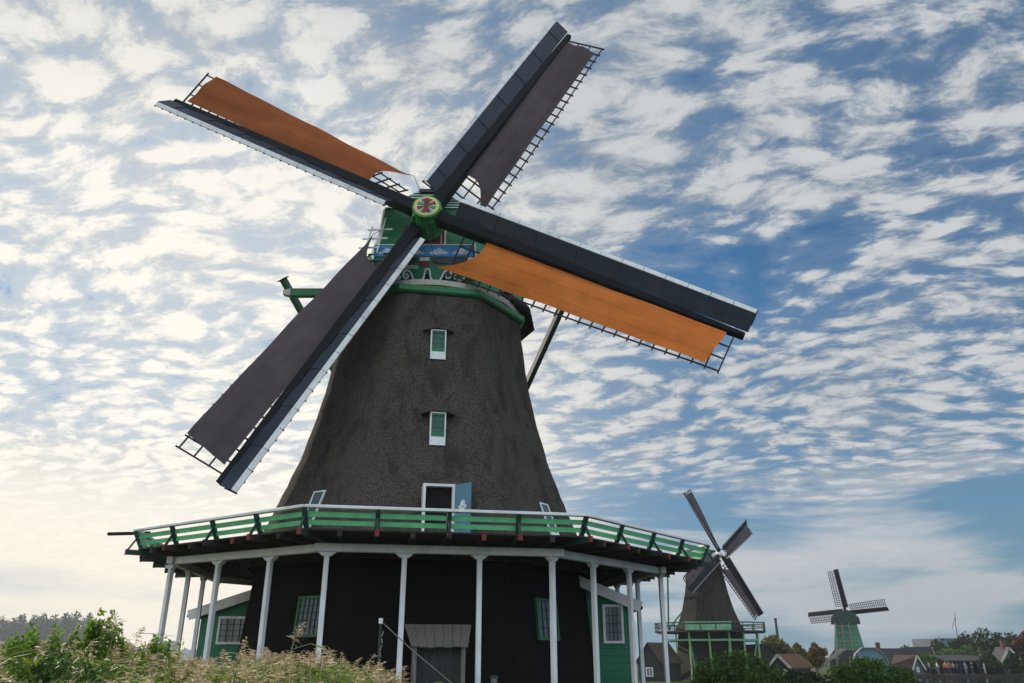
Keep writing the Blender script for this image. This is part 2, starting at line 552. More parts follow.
xs, ys = axis(-50, 100, 2.5, 700), axis(-20, 150, 2.5, 700)
gv = []
for y in ys:
    for x in xs:
        z = FAR_Z * (3 * min(1, max(0, (y - 35) / 40)) ** 2 - 2 * min(1, max(0, (y - 35) / 40)) ** 3)
        if -70 < x < 230 and -70 < y < 135:
            dd = poly_dist(x, y, WATER)
            if dd < 2.5:
                z -= 2.4 * min(1, (2.5 - dd) / 5.0)
        gv.append((x, y, z + 0.04 * math.sin(x * 0.7) * math.cos(y * 0.53)))
gm = MB()
W_ = len(xs)
gm.add(gv, [(j * W_ + i, j * W_ + i + 1, (j + 1) * W_ + i + 1, (j + 1) * W_ + i) for j in range(len(ys) - 1) for i in range(W_ - 1)])
M['ground'] = mat('grassy_ground', (0.055, 0.075, 0.025), 0.95, 0.35, 0.8, bump=0.4, bscale=12, alt=(0.11, 0.09, 0.05), altamt=0.5, spec=0.1)
GXR = (xs[0], xs[-1], ys[0], ys[-1])
tag(gm.build('ground', M['ground'], smooth=True), kind='structure')

wm = bpy.data.materials.new('river_water')
wm.use_nodes = True
g_ = NT(wm.node_tree)
bs_ = g_.n['Principled BSDF']
bs_.inputs['Base Color'].default_value = (0.012, 0.018, 0.020, 1)
bs_.inputs['Roughness'].default_value = 0.06
bs_.inputs['Specular IOR Level'].default_value = 0.5
b_ = g_.node('ShaderNodeBump')
b_.inputs['Strength'].default_value = 0.25
b_.inputs['Distance'].default_value = 0.05
tc_ = g_.node('ShaderNodeTexCoord').outputs['Object']
g_.put(b_.inputs['Height'], g_.noise(g_.vmath('MULTIPLY', tc_, (1, 0.7, 1)), 1.6, 4, 0.6))
g_.l.new(b_.outputs[0], bs_.inputs['Normal'])
wt = MB()
wt.add([(10, -62, -1.2), (222, -62, -1.2), (222, 126, -1.2), (10, 126, -1.2)], [(0, 1, 2, 3)])
tag(wt.build('water', wm), kind='structure')
# low quay along the far bank
qm = MB()
for (a, b) in (((44, 117.3), (60, 122.3)), ((60, 122.3), (220, 124.3))):
    qm.beam((a[0], a[1], -1.3), (b[0], b[1], -1.3), 0.5, 0.85)
M['quay'] = mat('dark_timber_quay', (0.03, 0.028, 0.025), 0.9, 0.3, 2)
tag(qm.build('quay', M['quay']), 'low dark timber quay edging the far bank of the water', 'quay')

# ------------------------------------------------------------------ sails (shared by all mills)
def sail_mesh_parts(L, s, full=True, cloth=True, CW=0.955, twist=(26, -7), sg=0.1, lift=0.0):
    """local frame: +X outward along the stock, +Y leading side, +Z upwind. s scales widths."""
    r0, r1 = 0.15 * L, 0.975 * L
    W = 1.60 * s
    def th(r):
        t = max(0, min(1, (r - r0) / (r1 - r0)))
        return R(twist[1] + (twist[0] - twist[1]) * (1 - t) ** 1.25)
    def trail(r, w, dz=0.0):
        a = th(r)
        return Vector((r, -w * math.cos(a), -w * math.sin(a) + dz))
    parts = {}
    st = MB()
    st.beam((0, 0, 0), (L, 0, 0), 0.46 * s, 0.46 * s, (0, 0, 1), 0.20 * s, 0.22 * s)
    parts['stock'] = st
    la = MB()
    nb = 24 if full else 20
    t = 0.023 * s if full else 0.05 * s
    for i in range(nb):
        r = r0 + (r1 - r0) * i / (nb - 1)
        la.beam(trail(r, -0.05 * s, -0.03), trail(r, W + 0.10 * s, -0.03), 2 * t, 2 * t, (1, 0, 0))
    for k in ((0.36, 0.68, 1.0) if full else (0.4, 0.7, 1.0)):
        for i in range(nb - 1):
            ra, rb = r0 + (r1 - r0) * i / (nb - 1), r0 + (r1 - r0) * (i + 1) / (nb - 1)
            la.beam(trail(ra, W * k, -0.05), trail(rb, W * k, -0.05), 1.7 * t, 1.7 * t)
    parts['lattice'] = la
    bd = MB()
    n = 14 if full else 3
    ri, ro = 0.10 * L, 1.005 * L
    for i in range(n):
        ra = ri + (ro - ri) * i / n + 0.002 * s
        rb = ri + (ro - ri) * (i + 1) / n - 0.002 * s
        A, B = [], []
        for r in (ra, rb):
            t_ = (r - ri) / (ro - ri)
            a = R(42 - 10 * t_)
            y0, w = 0.12 * s, 0.60 * s
            e0 = Vector((r, y0, 0.10 * s))
            e1 = e0 + Vector((0, w * math.cos(a), w * math.sin(a)))
            A.append(e0); B.append(e1)
        nn = Vector((0, -math.sin(R(34)), math.cos(R(34)))) * (0.020 + 0.022 * (i % 2)) * s
        bd.hexa([A[0], A[1], B[1], B[0]], [A[0] + nn, A[1] + nn, B[1] + nn, B[0] + nn])
    parts['leading_board'] = bd
    ed = MB()
    for i in range(n):
        ra = ri + (ro - ri) * i / n + 0.01
        rb = ri + (ro - ri) * (i + 1) / n - 0.01
        q = []
        for r in (ra, rb):
            t_ = (r - ri) / (ro - ri)
            a = R(42 - 10 * t_)
            e1 = Vector((r, 0.12 * s + 0.60 * s * math.cos(a) + 0.085 * s, 0.10 * s + 0.60 * s * math.sin(a)))
            q.append(e1)
        ed.beam(q[0], q[1], 0.17 * s, 0.05 * s, (0, 0.12, 1))
    parts['board_edge'] = ed
    kl = MB()
    for i in range(2 * n + 1):
        r = ri + (ro - ri) * i / (2 * n)
        t_ = (r - ri) / (ro - ri)
        a = R(42 - 10 * t_)
        e0 = Vector((r, 0.12 * s + 0.25 * s * math.cos(a), 0.10 * s + 0.25 * s * math.sin(a) - 0.02 * s))
        e1 = Vector((r, 0.12 * s + 0.60 * s * math.cos(a) + 0.185 * s, 0.10 * s + 0.60 * s * math.sin(a) - 0.035 * s))
        kl.beam(e0, e1, 0.05 * s, 0.03 * s, (0, 0, 1))
    parts['cleats'] = kl
    if cloth:
        cl = MB()
        ni, nj = 44, 10
        for i in range(ni + 1):
            for j in range(nj + 1):
                u, v = i / ni, j / nj                     # u inner->outer, v stock->trailing edge
                rin = 0.225 * L - (0.115 * L) * max(0.0, (v - 0.25) / 0.75) ** 2.2
                rout = (0.955 - 0.02 * v * 1.0) * L
                r = rin + (rout - rin) * u
                sag = sg * math.sin(PI * u ** 0.8) ** 0.9 * v ** 2
                w = 0.17 * s + (W * CW - 0.17 * s) * v - sag * s
                bil = 0.09 * s * math.sin(PI * v) * (1 + 0.5 * math.sin(5.0 * u + 2 * v)) + 0.022 * s * math.sin(11 * v + 2.2 * math.sin(2.3 * r / L * 4)) * (0.4 + u) + 0.02 * s * math.sin(r * 2.7 + v * 6) * v
                p = trail(r, w, 0.055 * s + bil + lift * s * v ** 1.3 * (0.10 * math.sin(PI * u) ** 0.5 + (1 - u) ** 2.2))
                cl.v.append(tuple(p))
        k = nj + 1
        cl.f = [(i * k + j, i * k + j + 1, (i + 1) * k + j + 1, (i + 1) * k + j) for i in range(ni) for j in range(nj)]
        cl.m = [0] * len(cl.f)
        parts['sail_cloth'] = cl
        rp = MB()
        c = trail(0.115 * L, W * CW, 0.055 * s + lift * s)
        rp.tube([c, c.lerp(Vector((0.02 * L, -0.25 * s, 0.30 * s)), 0.5) - Vector((0.05, 0, 0.02)), Vector((0.02 * L, -0.25 * s, 0.30 * s))], 0.012 * s, 5)
        parts['sheet_rope'] = rp
    return parts


def add_sail(root, M4, L, s, clothmat, full=True, label=None, cloth=True, CW=0.955, sg=0.1, tw=(26, -7), lift=0.0):
    P = sail_mesh_parts(L, s, full, cloth, CW, tw, sg, lift)
    so = P['stock'].build('sail', M['stock'], root, bevel=0.03 * s if full else 0)
    so.matrix_local = M4
    if label: so['label'] = label
    P['lattice'].build('lattice', M['lath'], so)
    P['leading_board'].build('leading_board', M['board'] if full else M['stock'], so)
    P['board_edge'].build('board_edge', M['edge'] if full else M['board_far_edge'], so)
    if full:
        P['cleats'].build('board_cleats', M['lath'], so)
    if cloth:
        P['sail_cloth'].build('sail_cloth', clothmat, so, smooth=True)
        if full:
            P['sheet_rope'].build('sheet_rope', M['rope'], so)
    return so


def shaft_frame(yaw, tilt):
    n = Vector((math.sin(yaw) * math.cos(tilt), -math.cos(yaw) * math.cos(tilt), math.sin(tilt)))
    u = Vector((math.cos(yaw), math.sin(yaw), 0))
    v = n.cross(u)
    return u, v, n


def sail_matrix(P, yaw, tilt, a, dz, cone=0.0):
    u, v, n = shaft_frame(yaw, tilt)
    ex = (u * math.cos(a) + v * math.sin(a)) * math.cos(cone) + n * math.sin(cone)
    ey = -u * math.sin(a) + v * math.cos(a)
    m = Matrix((ex, ey, ex.cross(ey))).transposed().to_4x4()
    m.translation = Vector(P) + n * dz
    return m


M['board_far_edge'] = mat('grey_board_edge', (0.16, 0.17, 0.18), 0.5)

# ------------------------------------------------------------------ the big windmill
MX, MY = -2.95, 26.0
ROT = R(11.0)
mill = empty('windmill', (MX, MY, 0), 0, 'large thatched windmill with orange and brown sails and a green railed gallery', 'windmill', 'windmills by the water')


def octp(rad, z, rot=ROT, off=22.5):
    return [Vector((rad * math.sin(rot + R(off + 45 * k)), -rad * math.cos(rot + R(off + 45 * k)), z)) for k in range(8)]


def tower_mesh(prof, sub=6, jitter=0.0, rot=ROT):
    mb = MB()
    rings = []
    for (z, rad) in prof:
        oc = octp(rad, z, rot)
        ring = []
        for k in range(8):
            a, b = oc[k], oc[(k + 1) % 8]
            for i in range(sub):
                t = i / sub
                p = a.lerp(b, t)
                # round the corners slightly as thatch does
                rr = math.hypot(p.x, p.y)
                lim = rad * 0.99
                if rr > lim:
                    p.x *= lim / rr; p.y *= lim / rr
                j = 1 + jitter * (random.random() - 0.5)
                ring.append(Vector((p.x * j, p.y * j, z)))
        rings.append(ring)
    mb.loft(rings)
    return mb


prof = [(4.25, 5.66), (4.7, 5.36), (5.2, 5.10), (6.05, 4.76), (7.2, 4.32), (8.45, 3.96), (9.5, 3.72), (10.6, 3.52), (11.8, 3.38), (12.53, 3.32)]
pf = []
for i in range(len(prof) - 1):
    (z0, r0_), (z1, r1_) = prof[i], prof[i + 1]
    for k in range(4):
        t = k / 4
        pf.append((z0 + (z1 - z0) * t, r0_ + (r1_ - r0_) * t))
pf.append(prof[-1])
tower_mesh(pf, 8, 0.006).build('thatched_tower', M['thatch'], mill, smooth=True)


def tower_R(z):
    for i in range(len(prof) - 1):
        if prof[i][0] <= z <= prof[i + 1][0]:
            t = (z - prof[i][0]) / (prof[i + 1][0] - prof[i][0])
            return prof[i][1] + (prof[i + 1][1] - prof[i][1]) * t
    return prof[0][1]


bm_ = MB()
bm_.loft([octp(5.66, -0.3), octp(5.60, 0.3), octp(5.22, 4.20)])
bm_.build('base_wall', M['tarboards'], mill)


def base_R(z):
    return 5.60 - (5.60 - 5.22) * (z - 0.3) / 3.9


# --- frames on the octagon faces: local axes of face k (0 = front)
def face_axes(k, rot=ROT):
    a = rot + R(45 * k)
    n = Vector((math.sin(a), -math.cos(a), 0))
    s = Vector((math.cos(a), math.sin(a), 0))
    return s, n


def face_pt(k, x, d, z):
    s, n = face_axes(k)
    return s * x + n * d + Vector((0, 0, z))


COS = math.cos(R(22.5))


def base_window(k, x, z0, w, h, cols=4, rows=4, frame_mat='midgreen'):
    """small paned window on the battered base"""
    fr, gl, mu = MB(), MB(), MB()
    def P(px, pz, out):
        return face_pt(k, x + px, base_R(z0 + pz) * COS + out, z0 + pz)
    t = 0.07
    def slab(mb, xa, xb, za, zb, o0, o1):
        mb.hexa([P(xa, za, o0), P(xb, za, o0), P(xb, zb, o0), P(xa, zb, o0)], [P(xa, za, o1), P(xb, za, o1), P(xb, zb, o1), P(xa, zb, o1)])
    slab(fr, -w / 2, w / 2, 0, t, -0.02, 0.07)
    slab(fr, -w / 2, w / 2, h - t, h, -0.02, 0.07)
    slab(fr, -w / 2, -w / 2 + t, t, h - t, -0.02, 0.07)
    slab(fr, w / 2 - t, w / 2, t, h - t, -0.02, 0.07)
    o = fr.build('window', M[frame_mat], mill)
    slab(gl, -w / 2 + t, w / 2 - t, t, h - t, 0.005, 0.02)
    gl.build('glass', M['glass'], o)
    for i in range(1, cols):
        cx = -w / 2 + t + (w - 2 * t) * i / cols
        slab(mu, cx - 0.013, cx + 0.013, t, h - t, 0.022, 0.045)
    for i in range(1, rows):
        cz = t + (h - 2 * t) * i / rows
        slab(mu, -w / 2 + t, w / 2 - t, cz - 0.013, cz + 0.013, 0.021, 0.040)
    mu.build('glazing_bars', M['postgreen'], o)
    return o


base_window(-1, 0.55, 2.05, 0.95, 1.02, 5, 5)
base_window(1, -0.40, 2.0, 1.08, 1.08, 4, 4)
base_window(2, 0.0, 2.0, 0.86, 1.05, 4, 4)

# --- small windows in the thatch, each with a little eyebrow
def thatch_window(k, x, z0, w, h, sillh=0.25, brow=True):
    d0 = tower_R(z0) * COS
    fr, gl, si, eb = MB(), MB(), MB(), MB()
    def P(px, out, pz):
        if not brow:
            return face_pt(k, x + px, tower_R(z0 + pz) * COS + out * 0.8, z0 + pz)
        return face_pt(k, x + px, d0 + out, z0 + pz)
    def slab(mb, xa, xb, oa, ob, za, zb):
        mb.hexa([P(xa, oa, za), P(xb, oa, za), P(xb, ob, za), P(xa, ob, za)], [P(xa, oa, zb), P(xb, oa, zb), P(xb, ob, zb), P(xa, ob, zb)])
    t = 0.036
    for xa, xb in ((-w / 2, -w / 2 + t), (w / 2 - t, w / 2)):
        slab(fr, xa, xb, -0.55, 0.05, 0.0, h)
    slab(fr, -w / 2 + t, w / 2 - t, -0.55, 0.045, h - 0.04, h)
    o = fr.build('window', M['white'], mill)
    slab(si, -w / 2 + t, w / 2 - t, -0.55, 0.055, 0.0, sillh)
    si.build('window_sill', M['white'], o)
    slab(gl, -w / 2 + t, w / 2 - t, -0.55, -0.02 if brow else 0.02, sillh + 0.13, h - 0.07)
    gl.build('glass', M['glassgreen'], o)
    sf = MB()
    slab(sf, -w / 2 + t, w / 2 - t, -0.5, 0.02, sillh, sillh + 0.13)
    slab(sf, -0.018, 0.018, -0.5, 0.0, sillh + 0.13, h - 0.07)
    for q in (0.33, 0.66):
        zz = sillh + 0.13 + (h - sillh - 0.2) * q
        slab(sf, -w / 2 + t, w / 2 - t, -0.5, -0.004, zz - 0.015, zz + 0.015)
    slab(sf, -w / 2 + t, w / 2 - t, -0.5, 0.018, h - 0.10, h - 0.045)
    for xa, xb in ((-w / 2 + t, -w / 2 + t + 0.03), (w / 2 - t - 0.03, w / 2 - t)):
        slab(sf, xa, xb, -0.5, 0.016, sillh + 0.13, h - 0.10)
    sf.build('sash', M['midgreen'], o)
    if not brow:
        return o
    # thatch eyebrow above
    pts = []
    for i in range(9):
        q = -1 + 2 * i / 8
        pts.append((q * (w / 2 + 0.24), 0.07 * (1 - q * q) - 0.03 * abs(q)))
    for i in range(8):
        (xa, za), (xb, zb) = pts[i], pts[i + 1]
        eb.hexa([P(xa, -0.5, h + za - 0.02), P(xb, -0.5, h + zb - 0.02), P(xb, 0.10, h + zb - 0.04), P(xa, 0.10, h + za - 0.04)],
                [P(xa, -0.5, h + za + 0.12), P(xb, -0.5, h + zb + 0.12), P(xb, 0.02, h + zb + 0.05), P(xa, 0.02, h + za + 0.05)])
    eb.build('eyebrow', M['thatch'], o)
    return o


thatch_window(0, 0.0, 10.16, 0.48, 1.0)
thatch_window(0, 0.02, 7.26, 0.46, 1.0)
thatch_window(-1, -0.1, 4.9, 0.46, 1.1, 0.2, False)
thatch_window(1, 0.35, 4.8, 0.46, 1.1, 0.2, False)

# --- gallery door: frame, dark opening, open blue leaf
dk = MB()
zf, zt = 4.28, 5.93
d0 = tower_R(4.6) * COS
def PD(px, out, pz):
    return face_pt(0, 0.02 + px, d0 + out, pz)
def dslab(mb, xa, xb, oa, ob, za, zb):
    mb.hexa([PD(xa, oa, za), PD(xb, oa, za), PD(xb, ob, za), PD(xa, ob, za)], [PD(xa, oa, zb), PD(xb, oa, zb), PD(xb, ob, zb), PD(xa, ob, zb)])
w = 0.86
dslab(dk, -w / 2, -w / 2 + 0.07, -0.9, 0.06, zf, zt)
dslab(dk, w / 2 - 0.07, w / 2, -0.9, 0.06, zf, zt)
dslab(dk, -w / 2 + 0.07, w / 2 - 0.07, -0.9, 0.055, zt - 0.07, zt)
door = dk.build('gallery_door', M['white'], mill)
di = MB(); dslab(di, -w / 2 + 0.07, w / 2 - 0.07, -0.9, -0.15, zf, zt - 0.07); di.build('doorway', M['black'], door)
leaf = MB()
hx = w / 2 + 0.02
leaf.hexa([PD(hx, 0.08, zf + 0.05), PD(hx + 0.36, 0.52, zf + 0.05), PD(hx + 0.34, 0.56, zf + 0.05), PD(hx - 0.02, 0.12, zf + 0.05)],
          [PD(hx, 0.08, zt - 0.03), PD(hx + 0.36, 0.52, zt - 0.03), PD(hx + 0.34, 0.56, zt - 0.03), PD(hx - 0.02, 0.12, zt - 0.03)])
lf = leaf.build('door_leaf', M['bluedoor'], door)
lf['label'] = 'faded blue door leaf standing open'
emb = MB()
for (fx, fz, rr) in ((0.5, 1.10, 0.085), (0.35, 1.0, 0.06), (0.65, 1.0, 0.06), (0.5, 0.92, 0.07)):
    c = PD(hx - 0.02 + 0.36 * fx, 0.12 + 0.44 * fx + 0.012, zf + fz)
    sv = (PD(hx + 0.34, 0.56, 0) - PD(hx - 0.02, 0.12, 0)).normalized()
    nv = sv.cross(Vector((0, 0, 1))).normalized()
    emb.prism([c + sv * rr * math.cos(q * PI / 4) + Vector((0, 0, 1)) * rr * math.sin(q * PI / 4) for q in range(8)], nv * 0.012)
emb.build('painted_emblem', M['white'], door)

# --- gallery: deck, joists, beams, posts, railing
RB, RR, ZJ = 7.15, 8.55, 4.15
GMB = (1.0, 1.06, 1.035, 1, 1, 1, 1.05, 1)
GM = (1.0, 1.06, 1.035, 1, 1, 1, 1, 1)          # the gallery bulges a little at one corner
def galp(rad, z): return [Vector((q.x * m, q.y * m, q.z)) for q, m in zip(octp(rad, z), GMB if rad == RB else GM)]
deck = MB()
outer, inner = galp(8.42, 4.22), octp(5.0, 4.22)
NPL = 9
for k in range(8):
    a0, a1, b0, b1 = inner[k], inner[(k + 1) % 8], outer[k], outer[(k + 1) % 8]
    for i in range(NPL * 2):
        t0, t1 = i / (NPL * 2) + 0.003, (i + 1) / (NPL * 2) - 0.003
        p = [a0.lerp(b0, t0), a1.lerp(b1, t0), a1.lerp(b1, t1), a0.lerp(b0, t1)]
        deck.hexa(p, [q + Vector((0, 0, 0.04)) for q in p])
deck.build('gallery_deck', M['deckwood'], mill)

ocB, ocR = galp(RB, 0), galp(RR, 0)
posts_per = 3
for k in range(8):
    A, B = ocB[k], ocB[(k + 1) % 8]
    dvec = (B - A).normalized()
    nvec = dvec.cross(Vector((0, 0, 1))).normalized()
    if nvec.dot((A + B)) < 0: nvec = -nvec
    bb = MB()
    e = 0.30 if k % 2 else -0.1
    bb.beam(A - dvec * e + Vector((0, 0, 3.99)), B + dvec * e + Vector((0, 0, 3.99)), 0.16, 0.19)
    bb.build('gallery_beam', M['white'], mill, bevel=0.012)
    for i in range(posts_per):
        p = A.lerp(B, i / posts_per)
        pb = MB()
        pb.beam((p.x, p.y, -0.1), (p.x, p.y, 3.89), 0.122, 0.122, nvec)
        po = pb.build('gallery_post', M['white'], mill, bevel=0.012)
        cb = MB()
        if i:
            dd = dvec
        else:
            dd = (ocB[(k + 1) % 8] - ocB[k]).normalized()
        ww = 0.22
        poly = [(-ww, 3.885), (-0.10, 3.79), (0.10, 3.79), (ww, 3.885)]
        cb.prism([Vector((p.x, p.y, z)) + dd * q - nvec * 0.07 for q, z in poly], nvec * 0.14)
        cb.build('post_bracket', M['white'], po)
    # joists
    for i in range(8):
        t = i / 8
        q = ocR[k].lerp(ocR[(k + 1) % 8], t)
        out = Vector((q.x, q.y, 0)).normalized() if i == 0 else nvec
        end = q + out * 0.14
        long = (i % 2 == 0)
        if not long:
            end = q - out * 0.05
        start = q - out * ((5.0 if i else 4.6) * 0.72)
        jb = MB()
        jb.beam(start + Vector((0, 0, ZJ)), end + Vector((0, 0, ZJ)), 0.09, 0.13)
        jo = jb.build('joist', M['deckwood'] if i else M['postgreen'], mill)
        ce = MB()
        ce.beam(end + Vector((0, 0, ZJ)), end + out * 0.03 + Vector((0, 0, ZJ)), 0.105, 0.145)
        ce.build('joist_end', M['red'] if i % 2 == 0 and i != 4 or i == 5 else M['deckwood'], jo)
    # railing
    for i in range(4):
        t = i / 4
        q = ocR[k].lerp(ocR[(k + 1) % 8], t)
        out = Vector((q.x, q.y, 0)).normalized() if i == 0 else nvec
        foot = q - out * 0.22
        rp = MB()
        rp.beam(foot + Vector((0, 0, 4.22)), q + out * 0.02 + Vector((0, 0, 4.70)), 0.10, 0.08, out)
        ro = rp.build('rail_post', M['postgreen'], mill)
        br = MB()
        br.beam(q + out * 0.12 + Vector((0, 0, 4.20)), foot.lerp(q, 0.65) + Vector((0, 0, 4.55)), 0.05, 0.05, out)
        br.build('rail_brace', M['postgreen'], ro)
    for z0, z1, ins in ((4.335, 4.445, 0.155), (4.505, 4.62, 0.085)):
        pl = MB()
        a = ocR[k] * ((RR - ins) / RR); b = ocR[(k + 1) % 8] * ((RR - ins) / RR)
        pl.beam(a + Vector((0, 0, (z0 + z1) / 2)), b + Vector((0, 0, (z0 + z1) / 2)), 0.03, z1 - z0)
        pl.build('rail_plank', M['railgreen'], mill)
    tr = MB()
    tr.beam(ocR[k] + Vector((0, 0, 4.725)), ocR[(k + 1) % 8] + Vector((0, 0, 4.725)), 0.13, 0.07)
    tr.build('top_rail', M['white'], mill, bevel=0.01)

# ring beam under the deck beside the base
rb_ = MB()
oc = octp(5.62, 4.02)
for k in range(8):
    rb_.beam(oc[k], oc[(k + 1) % 8], 0.14, 0.18)
rb_.build('inner_ring_beam', M['deckwood'], mill)

# --- top of the tower: green octagon, curb ring
cu = MB(); cu.loft([octp(3.40, 12.51), octp(3.46, 12.57), octp(3.46, 12.75), octp(3.2, 12.81)]); cu.build('tower_collar', M['midgreen'], mill)
cr = MB()
nn = 32
cr.loft([[Vector((rr * math.sin(2 * PI * k / nn), -rr * math.cos(2 * PI * k / nn), z)) for k in range(nn)] for rr, z in ((2.9, 12.77), (3.22, 12.79), (3.26, 12.96), (2.9, 13.01))])
cr.build('curb_ring', M['offwhite'], mill)

# --- cap
def cap_section(y, wb, ws, wt, zb, zs, zt):
    """y forward of the axis; half widths at bottom, shoulder and top"""
    pts = [(-wb, zb), (-wb * 0.97, zb + 0.25 * (zs - zb)), (-(wb * 0.4 + ws * 0.6), zb + 0.65 * (zs - zb)), (-ws, zs), (-(ws * 0.55 + wt * 0.45), zs + (zt - zs) * 0.55), (-wt, zt)]
    pts = pts + [(-x, z) for x, z in reversed(pts)]
    return [Vector((x, -y, z)) for x, z in pts]


cb_ = MB()
cb_.loft([cap_section(2.2, 1.72, 1.42, 0.35, 13.05, 16.05, 16.6), cap_section(1.4, 2.6, 1.75, 0.4, 13.05, 15.9, 17.05), cap_section(0.4, 3.45, 2.2, 0.55, 13.05, 15.4, 16.9),
          cap_section(-1.0, 3.6, 2.1, 0.5, 13.05, 15.1, 16.6), cap_section(-2.4, 3.0, 1.7, 0.4, 13.05, 14.8, 16.1), cap_section(-3.3, 2.2, 1.2, 0.3, 13.05, 14.5, 15.6)])
cap = cb_.build('cap', M['capboards'], mill)
sk = MB()
sk.loft([cap_section(1.5, 2.95, 2.9, 2.8, 12.95, 13.2, 13.35), cap_section(0.4, 3.65, 3.6, 3.5, 12.95, 13.2, 13.35), cap_section(-1.0, 3.8, 3.7, 3.6, 12.95, 13.2, 13.35), cap_section(-2.6, 3.1, 3.0, 2.9, 12.95, 13.2, 13.35)])
sk.build('cap_skirt', M['tarred'], cap)

# front gable: boards leaning back, white lines, red hatch, painted panels
YF = 2.40
def GP(x, z, out=0.0):
    lean = max(0.0, (z - 16.12)) * 0.5
    return Vector((x, -(YF + out - lean), z))
def gquad(mb, xa0, xa1, za, xb0, xb1, zb, o0, o1):
    mb.hexa([GP(xa0, za, o0), GP(xa1, za, o0), GP(xb1, zb, o0), GP(xb0, zb, o0)], [GP(xa0, za, o1), GP(xa1, za, o1), GP(xb1, zb, o1), GP(xb0, zb, o1)])
gb = MB()
gquad(gb, -1.75, 1.75, 14.05, -1.50, 1.50, 16.12, -0.25, 0.0)
gab = gb.build('cap_front', M['capboards'], cap)
hw = MB()
nb_ = 7
for i in range(nb_):
    za = 16.13 + i * 0.15
    zb = za + 0.15
    xa = 1.50 - (1.50 - 0.40) * i / nb_
    xb = 1.50 - (1.50 - 0.40) * (i + 1) / nb_
    gquad(hw, -xa, xa, za, -xb, xb, zb, -0.05 + 0.0, 0.04)
hw.build('upper_gable', M['capboards'], cap)
wl = MB()
for i in range(nb_):
    za = 16.13 + i * 0.15
    xa = 1.50 - (1.50 - 0.40) * i / nb_
    gquad(wl, -xa, xa, za - 0.005, -xa, xa, za + 0.035, 0.042, 0.07)
for s in (-1, 1):
    wl.beam(GP(s * 1.74, 14.1, 0.02), GP(s * 1.51, 16.09, 0.02), 0.06, 0.06, (0, -1, 0))
wl.build('white_trim', M['white'], cap)
cf = MB(); cf.beam(GP(-0.38, 17.08, 0.03), GP(0.55, 17.08, 0.03), 0.30, 0.13); cf.build('ridge_piece', M['postgreen'], cap)
hz = MB(); gquad(hz, -0.80, 0.62, 14.70, -0.80, 0.62, 15.42, 0.003, 0.03); hatch = hz.build('red_hatch', M['redpanel'], cap)
ht = MB()
gquad(ht, 0.62, 0.68, 14.69, 0.62, 0.68, 15.42, 0.003, 0.045)
gquad(ht, 0.50, 0.535, 14.74, 0.50, 0.535, 15.42, 0.031, 0.04)
gquad(ht, -0.80, 0.68, 14.64, -0.80, 0.68, 14.69, 0.003, 0.045)
ht.build('hatch_trim', M['cream'], hatch)
# blue painted beam with pale cloud shapes, set forward
bp_ = MB(); gquad(bp_, -1.75, 1.62, 14.17, -1.75, 1.62, 14.60, 0.003, 0.14); bluep = bp_.build('blue_panel', M['blue'], cap)
pc = MB()
for cx, hw_ in ((-1.30, 0.34), (-0.42, 0.40), (0.46, 0.36), (1.22, 0.32)):
    prof2 = [(-hw_, 0.0), (-0.55 * hw_, 0.10), (0.0, 0.22), (0.55 * hw_, 0.11), (hw_, 0.0), (0.5 * hw_, -0.035), (-0.5 * hw_, -0.035)]
    pc.prism([GP(cx + a, 14.28 + b, 0.143) for a, b in prof2], (0, -0.006, 0))
pc.build('painted_clouds', mat('pale_blue_white_paint', (0.42, 0.50, 0.56), 0.5, 0.3, 5), bluep)
tl = MB(); gquad(tl, -1.75, 1.66, 14.60, -1.75, 1.66, 14.635, 0.0, 0.16); tl.build('panel_trim', M['cream'], bluep)
# the beard: green carved board with lettering and white scrolls
bz0, bz1 = 13.28, 14.165
bd_ = MB(); gquad(bd_, -1.75, 1.65, 13.54, -1.75, 1.65, bz1, 0.0, 0.10)
for cx, r_ in ((-0.22, 0.22), (0.42, 0.22), (-1.05, 0.2), (1.22, 0.2)):
    bd_.prism([GP(cx + r_ * math.cos(PI + PI * q / 10), 13.535 + r_ * 1.2 * math.sin(PI + PI * q / 10), 0.0) for q in range(11)], (0, -0.10, 0))
beard = bd_.build('beard_board', M['greenboards'], cap)
el = MB()
for cx, hw_ in ((-0.80, 0.52), (0.85, 0.60)):
    ring = [(cx + hw_ * math.copysign(abs(math.cos(2 * PI * q / 20)) ** 0.5, math.cos(2 * PI * q / 20)), 14.03 + 0.125 * math.copysign(abs(math.sin(2 * PI * q / 20)) ** 0.7, math.sin(2 * PI * q / 20))) for q in range(20)]
    el.prism([GP(x, z, 0.102) for x, z in ring], (0, -0.035, 0))
el.build('dark_oval', M['navy'], beard)
wp = MB()
gquad(wp, -0.18, 0.15, 14.02, -0.18, 0.15, 14.16, 0.101, 0.115)
gquad(wp, 1.47, 1.64, 14.0, 1.36, 1.62, 14.16, 0.101, 0.115)
wp.build('white_field', M['cream'], beard)
rp_ = MB(); gquad(rp_, -0.19, 0.16, 13.82, -0.19, 0.16, 14.018, 0.101, 0.116); rp_.build('red_field', M['redpanel'], beard)
sc_ = MB()
def scroll_pts(cx, sgn):
    pts = []
    for q in range(26):                       # spiral out of the volute
        t = q / 25
        a = R(-60 + 560 * t) * sgn
        r_ = 0.07 + 0.17 * t
        pts.append((cx + sgn * 0.0 + r_ * math.sin(a) , 13.62 - r_ * math.cos(a) * 0.85))
    return pts
def ribbon(pts, wd=0.052):
    for i in range(len(pts) - 1):
        a, b = GP(pts[i][0], pts[i][1], 0.115), GP(pts[i + 1][0], pts[i + 1][1], 0.115)
        sc_.beam(a, a.lerp(b, 1.12), wd, 0.03, (0, -1, 0))
